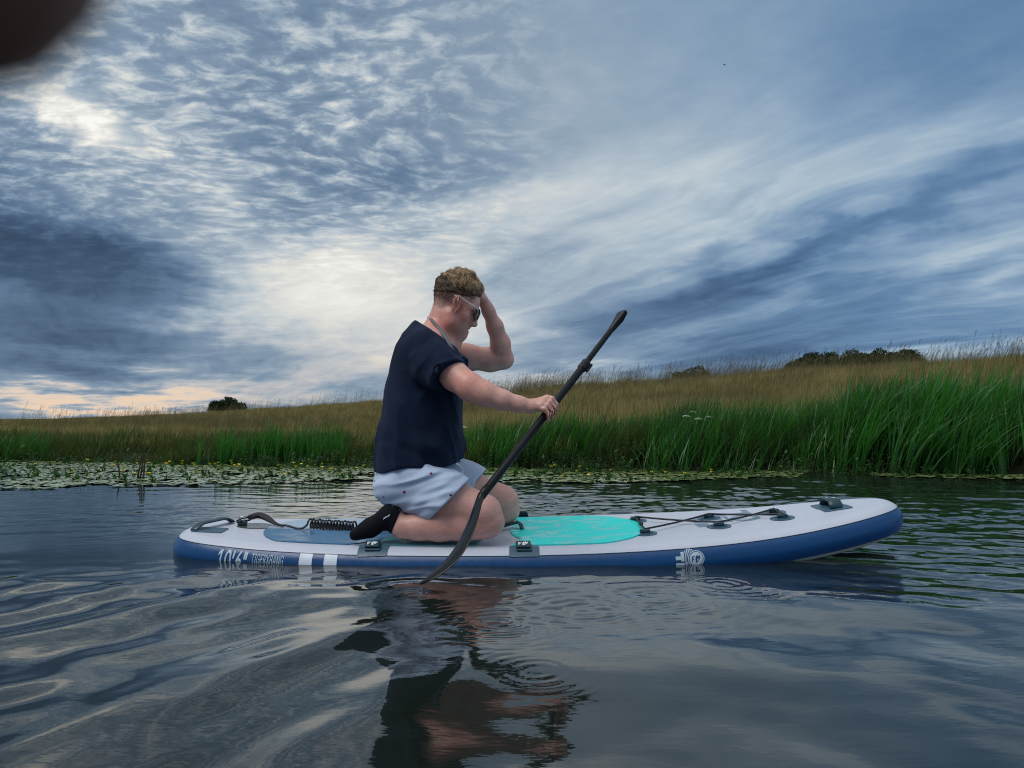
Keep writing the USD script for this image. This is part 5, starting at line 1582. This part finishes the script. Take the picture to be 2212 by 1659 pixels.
# socks
for k_, ft in enumerate(feet):
    lo = np.min([p for p, r in ft], 0) - 0.09; hi = np.max([p for p, r in ft], 0) + 0.09
    K = Field(np.arange(lo[0], hi[0], 0.0042), np.arange(lo[1], hi[1], 0.0042), np.arange(lo[2], hi[2], 0.0042))
    K.chain(ft, 0.025)
    ank = ft[0][0]
    up_leg = at(905, 1138, 3.22) if k_ == 0 else at(950, 1112, 3.53)
    K.cone(ank, up_leg, ft[0][1] + .006, ft[0][1] + .010, 0.02)
    sel = np.argwhere(np.abs(K.D) < 0.02); pts = np.stack([K.ax[i][sel[:, i]] for i in range(3)], 1)
    K.D[tuple(sel.T)] += folds(pts, ((30, 0, 20), (0, 25, 0), (10, 0, 22)), 0.006, 141).astype(np.float32)
    dirl = (up_leg - ank) / np.linalg.norm(up_leg - ank)
    if k_ == 0:
        halfspace(K, at(852, 1140, 3.22), np.array([0.90, 0.0, -0.35]))
    else:
        halfspace(K, at(925, 1113, 3.53), np.array([1.0, 0.0, -0.1]))
    K.D = gaussian_filter(K.D, 0.8)
    sk_mesh = K.surface(2)
    so = obj('sock', sk_mesh, SOCK_M, man, smooth=True)
    if k_ == 0:
        SOCKF = K


def march(px, py, fields, lift=0.0, y0=2.9, y1=3.7):
    """Where the line of sight first meets the given surfaces."""
    ys = np.linspace(y0, y1, 900)
    r = ray(px, py); P_ = EYE + r[None] * (ys / r[1])[:, None]
    d_ = np.min([np.where(np.all([(P_[:, i] > F.ax[i][0]) & (P_[:, i] < F.ax[i][-1]) for i in range(3)], 0), F.sample(P_), 1.0) for F in fields], 0)
    k = int(np.argmax(d_ < lift)) if np.any(d_ < lift) else 500
    return P_[k]


# small woven label on the near sock
lab = []
for i, t_ in enumerate(np.linspace(0, 1, 8)):
    p_ = march(829 + 9 * 0 + (12 * t_), 1120 - 7 * t_, [SOCKF], 0.0012)
    lab.append(trimesh.creation.box([0.0022, 0.0012, (0.010, 0.006, 0.011, 0.007, 0.007, 0.010, 0.006, 0.011)[i]]).apply_transform(trimesh.transformations.rotation_matrix(0.5, [0, 1, 0])).apply_translation(p_))
obj('woven_label', cat_mesh(lab), V_WHITEPRINT, so if False else man, smooth=False)

# ---- hair: a rough cap and loose strands
g = Graph()
pos = g.n('geometry', 'position')
nz_ = g.noise(g.v('multiply', pos, (1, 1, 1)), 120.0, 4, 0.7)
hc_ = g.ramp(nz_, [(0.3, (0.030, 0.018, 0.010)), (0.55, (0.085, 0.054, 0.030)), (0.8, (0.18, 0.125, 0.072))])
HAIR = g.build('hair', g.n('principled_bsdf', 'BSDF', base_color=hc_, roughness=0.55, specular_ior_level=0.35, normal=g.n('bump', 'normal', height=nz_, strength=0.8, distance=0.004)))
C = Field(np.arange(HC[0] - .15, HC[0] + .15, 0.0029), np.arange(YM - .11, YM + .11, 0.0029), np.arange(HC[2] - .10, HC[2] + .15, 0.0029))
C.egg(H(-.010, 0, .006), (.1025, .0798, .0925), HR, 0.01)
C.egg(H(-.010, 0, .032), (.070, .060, .068), HR, 0.08)
sel = np.argwhere(np.abs(C.D) < 0.03); pts = np.stack([C.ax[i][sel[:, i]] for i in range(3)], 1)
lp = (pts - HC) @ HR
topw = sstep(lp[:, 2], 0.015, 0.06)
C.D[tuple(sel.T)] += (folds(lp, ((26, 0, 12), (0, 40, 10), (10, 0, 30)), 0.026, 151, 2) * topw + folds(lp, ((60, 0, 0), (0, 60, 0), (0, 0, 60)), 0.004, 153)).astype(np.float32)
LX = (C.ax[0][:, None, None] - HC[0]); LY = (C.ax[1][None, :, None] - HC[1]); LZ = (C.ax[2][None, None, :] - HC[2])
lx_ = LX * HF[0] + LZ * HF[2]; lz_ = LX * HU[0] + LZ * HU[2]
line = np.interp(lx_, [-.12, -.09, -.06, -.02, .02, .05, .070, .090, .12], [-.010, -.004, .006, .016, .018, .022, .034, .050, .08])
lx0 = line
line = line + 0.006 * (meshkit.noise(np.stack(np.broadcast_arrays(lx_ * 90, LY * 90, lz_ * 90), -1), 155) - 0.5)
C.D = (C.D + 0.0065 * (1 - sstep(lz_ - lx0, 0.0, 0.040))).astype(np.float32)
C.D = np.maximum(C.D, (line - lz_ - 0.01).astype(np.float32) * 0.5)
cap = C.surface(1)
hair = obj('hair', cap, HAIR, man, smooth=True)
cvn = cap.vertex_normals; cv = cap.vertices; cl = (cv - HC) @ HR
outw = np.einsum('ij,ij->i', cvn, cv - HC) > 0


def strands(name, keep_, n_s, L0, L1, width, stops, flow, lift, curl, src=None, bury=0.003):
    SV, SN_, SL = src or (cv, cvn, cl)
    wgt = keep_.astype(float)
    pick = RNG.choice(len(wgt), n_s, replace=True, p=wgt / wgt.sum())
    p0 = SV[pick] + RNG.normal(0, 0.0015, (n_s, 3)); n0 = SN_[pick]; l0 = SL[pick]
    clump = meshkit.noise(l0 * 70, 161)
    dirn_ = flow(l0)
    dirn_ = dirn_ @ HR.T
    dirn_ = dirn_ - n0 * np.einsum('ij,ij->i', dirn_, n0)[:, None]; dirn_ /= np.linalg.norm(dirn_, axis=1, keepdims=True) + 1e-9
    L_ = (L0 + (L1 - L0) * clump) * RNG.uniform(0.6, 1.25, n_s)
    if L1 > 0.03:
        L_ = L_ * (0.40 + 0.60 * sstep(l0[:, 2], 0.02, 0.065)) * (0.40 + 0.60 * sstep(l0[:, 0], -0.09, -0.01)) * (1 - 0.45 * sstep(l0[:, 0], 0.04, 0.08))
    d0_ = n0 * lift[0] + dirn_ + RNG.normal(0, 0.10, (n_s, 3)); d0_ /= np.linalg.norm(d0_, axis=1, keepdims=True)
    tq = np.linspace(0, 1, 6)[None, :, None]
    up_ = n0 * (lift[1] * (0.4 + clump))[:, None]
    cur = p0[:, None] - n0[:, None] * bury + L_[:, None, None] * (d0_[:, None] * tq + up_[:, None] * tq * (1 - tq) * 1.6 + (dirn_ * 0.3 - n0 * curl)[:, None] * tq ** 2)
    bc = UsdGeom.BasisCurves.Define(stage, man.GetPath().AppendChild(name))
    bc.CreateTypeAttr('linear')
    bc.CreateCurveVertexCountsAttr(Vt.IntArray.FromNumpy(np.full(n_s, 6, np.int32)))
    bc.CreatePointsAttr(Vt.Vec3fArray.FromNumpy(cur.reshape(-1, 3).astype(np.float32)))
    bc.CreateWidthsAttr(Vt.FloatArray.FromNumpy(np.tile(np.array([1.0, 1.0, 0.9, 0.8, 0.6, 0.2], np.float32) * width, n_s))); bc.SetWidthsInterpolation('vertex')
    g = Graph()
    sc_ = g.ramp(g.m('multiply_add', g.noise(g.n('geometry', 'position'), 75.0, 3, 0.6), 0.75, g.m('multiply', g.n('hair_info', 'random'), 0.25)) if False else g.noise(g.n('geometry', 'position'), 70.0, 4, 0.7), stops)
    mt = g.build(name, g.n('principled_bsdf', 'BSDF', base_color=sc_, roughness=0.48, specular_ior_level=0.35))
    UsdShade.MaterialBindingAPI.Apply(bc.GetPrim()).Bind(mt)
    bc.GetPrim().SetCustomDataByKey('kind', 'stuff')


def flow_top(l):
    n1, n2 = meshkit.noise(l * 20, 163) - 0.5, meshkit.noise(l * 20 + 7.7, 164) - 0.5
    return np.stack([-0.45 + 1.9 * n1, np.tanh(l[:, 1] * 40) * 0.35 + 1.3 * n2, 0.25 + 0.5 * sstep(l[:, 0], 0.0, 0.06)], 1)


def flow_side(l):
    return np.stack([-0.35 + 0.3 * (meshkit.noise(l * 40, 165) - 0.5), 0 * l[:, 0], -np.ones(len(l))], 1)


strands('side_hair', (cl[:, 2] < 0.062) & outw, 3600, 0.006, 0.012, 0.0014, [(0.3, (0.045, 0.028, 0.016)), (0.55, (0.10, 0.065, 0.038)), (0.8, (0.20, 0.14, 0.085))], flow_side, (0.35, 0.1), 0.25)
bn_ = body.vertex_normals
shave = np.clip(np.maximum(sstep(loc[:, 2], -.090, .0) * sstep(.020 - loc[:, 0], 0, .05), sstep(loc[:, 2], -.015, .012) * sstep(.085 - loc[:, 0], 0, .02)), 0, 1) ** 1.5 * (1 - earw) * (np.linalg.norm(loc, axis=1) < .13) * (loc[:, 1] < .2) * (1 - np.clip(handw, 0, 1)) * (loc[:, 2] < .05)
strands('shaved_hair', shave, 5200, 0.003, 0.006, 0.0011, [(0.3, (0.045, 0.028, 0.018)), (0.55, (0.10, 0.064, 0.040)), (0.8, (0.20, 0.135, 0.09))], flow_side, (0.35, 0.05), 0.1, (bv, bn_, loc), 0.0006)
strands('top_hair', (cl[:, 2] > 0.020 + 0.034 * sstep(-cl[:, 0], 0.03, 0.09) + 0.014 * meshkit.noise(cl * 60, 171)) & outw, 6000, 0.014, 0.040, 0.0015, [(0.32, (0.15, 0.088, 0.045)), (0.48, (0.42, 0.28, 0.155)), (0.66, (0.76, 0.58, 0.38))], flow_top, (0.75, 0.35), 0.45)

# ------------------------------------------------------------------ sunglasses
g = Graph()
SMOKE = g.build('tinted_lens', g.n('mix_closure', 'closure', fac=g.m('multiply_add', g.n('fresnel', 'fac', IOR=1.5), 0.9, 0.03), closure1=g.n('transparent_bsdf', 'BSDF', color=(0.80, 0.82, 0.84)), closure2=g.n('glossy_bsdf', 'BSDF', color=(0.9, 0.9, 0.9), roughness=0.03)))
FRAME_M = plain('dark_frame', (0.015, 0.012, 0.011), 0.25)
SILVER = plain('silver_temple', (0.62, 0.63, 0.66), 0.3, metallic=0.3)
sgx = thing('sunglasses', 'dark-rimmed glasses with silver temples on the face of the kneeling man', 'glasses')
fr = []
for s_ in (-1, 1):
    rim = [H(.1155 - .010 * abs(math.cos(a) * 0.026 + .034) / .06 + .002 * 0, s_ * (.034 + .026 * math.cos(a)), -.044 + .0245 * math.sin(a)) + HF * (-.0075 * ((.034 + 0.026 * math.cos(a)) / .06) ** 2) for a in np.linspace(0, 2 * np.pi, 24)]
    rim = np.array(rim)
    obj('lens', (lambda c_: trimesh.Trimesh(np.vstack([rim[:-1], [c_ + HF * 0.002]]), [[i, (i + 1) % 23, 23] for i in range(23)] + [[(i + 1) % 23, i, 23] for i in range(23)], process=False))(rim[:-1].mean(0)), SMOKE, sgx, smooth=False)
    fr.append(tube(rim, 0.0030, 8, caps=False))
    tpts = spline([H(.108, s_ * .063, -.026), H(.100, s_ * .072, -.024), H(.060, s_ * .079, -.017), H(.015, s_ * .0835, -.008), H(-.008, s_ * .080, -.010)], 16)
    obj('temple', tube(tpts, np.array([.0048] * 8 + [.0030] * 8), 8, flat=0.6), SILVER, sgx, smooth=True)
fr.append(tube([H(.113, -.009, -.036), H(.1165, 0, -.033), H(.113, .009, -.036)], 0.0024, 8))
obj('frame', cat_mesh(fr), FRAME_M, sgx, smooth=True)

# ------------------------------------------------------------------ neck strap
STRAPM = plain('grey_strap', (0.10, 0.125, 0.15), 0.7, bump=0.4, bscale=400)
stp = [march(px_, py_, [T, B], 0.006) for px_, py_ in ((938, 697), (946, 706), (956, 719), (966, 734), (974, 748))] + [at(984, 768, 3.28), at(992, 790, 3.30)]
stp = [at(926, 686, YM + 0.03), at(930, 688, YM - 0.035)] + stp
nstrap = thing('neck_strap', 'grey neck strap round the collar of the kneeling man', 'strap')
obj('band', tube(spline(np.array(stp), 28), 0.0075, 10, flat=0.6), STRAPM, nstrap, smooth=True)

# ------------------------------------------------------------------ an unseen phone added behind the camera to shade the fingertip, and the fingertip over the corner of the lens
PHONE = plain('black_phone', (0.010, 0.010, 0.011), 0.3)
FINGER = plain('finger_skin', (0.16, 0.07, 0.05), 0.6, vary=0.2, vscale=300)
NAIL = plain('finger_nail', (0.22, 0.11, 0.09), 0.35)
to_cam = np.stack([np.array([1.0, 0, 0]), _F, _U], 1)


def cam_pt(px, py, dist):
    return EYE + ray(px, py) * dist


ph = rounded_box(0.150, 0.008, 0.072, 0.0035, 10)
ph.vertices = (ph.vertices + [0.045, -0.0065, -0.022]) @ to_cam.T + EYE
t = thing('phone', 'dark phone taking the picture, behind the fingertip in the corner', 'phone')
obj('case', ph, PHONE, t)
ft_ = thing('fingertip', 'blurred dark fingertip covering the top left corner of the view', 'finger')
f0 = cam_pt(-220, -245, 0.030)
ax_f = np.array([-0.85, -0.12, 0.62]); ax_f /= np.linalg.norm(ax_f)
FM = M_.batch_hull([ball(f0, 0.0078), ball(f0 + ax_f * 0.022, 0.0088)]) + M_.batch_hull([ball(f0 + ax_f * 0.022, 0.0088), ball(f0 + ax_f * 0.05 + np.array([0, -0.012, 0]), 0.0092)])
fm = FM.to_mesh(); obj('skin', trimesh.Trimesh(fm.vert_properties[:, :3], fm.tri_verts, process=False), FINGER, ft_, smooth=True)
NM = manifold3d.Manifold.sphere(1.0, 20).scale([0.0065, 0.0022, 0.0055]).to_mesh()
obj('nail', trimesh.Trimesh(NM.vert_properties[:, :3] + (f0 + ax_f * 0.004 + np.array([0, 0.0066, 0])), NM.tri_verts, process=False), NAIL, ft_, smooth=True)
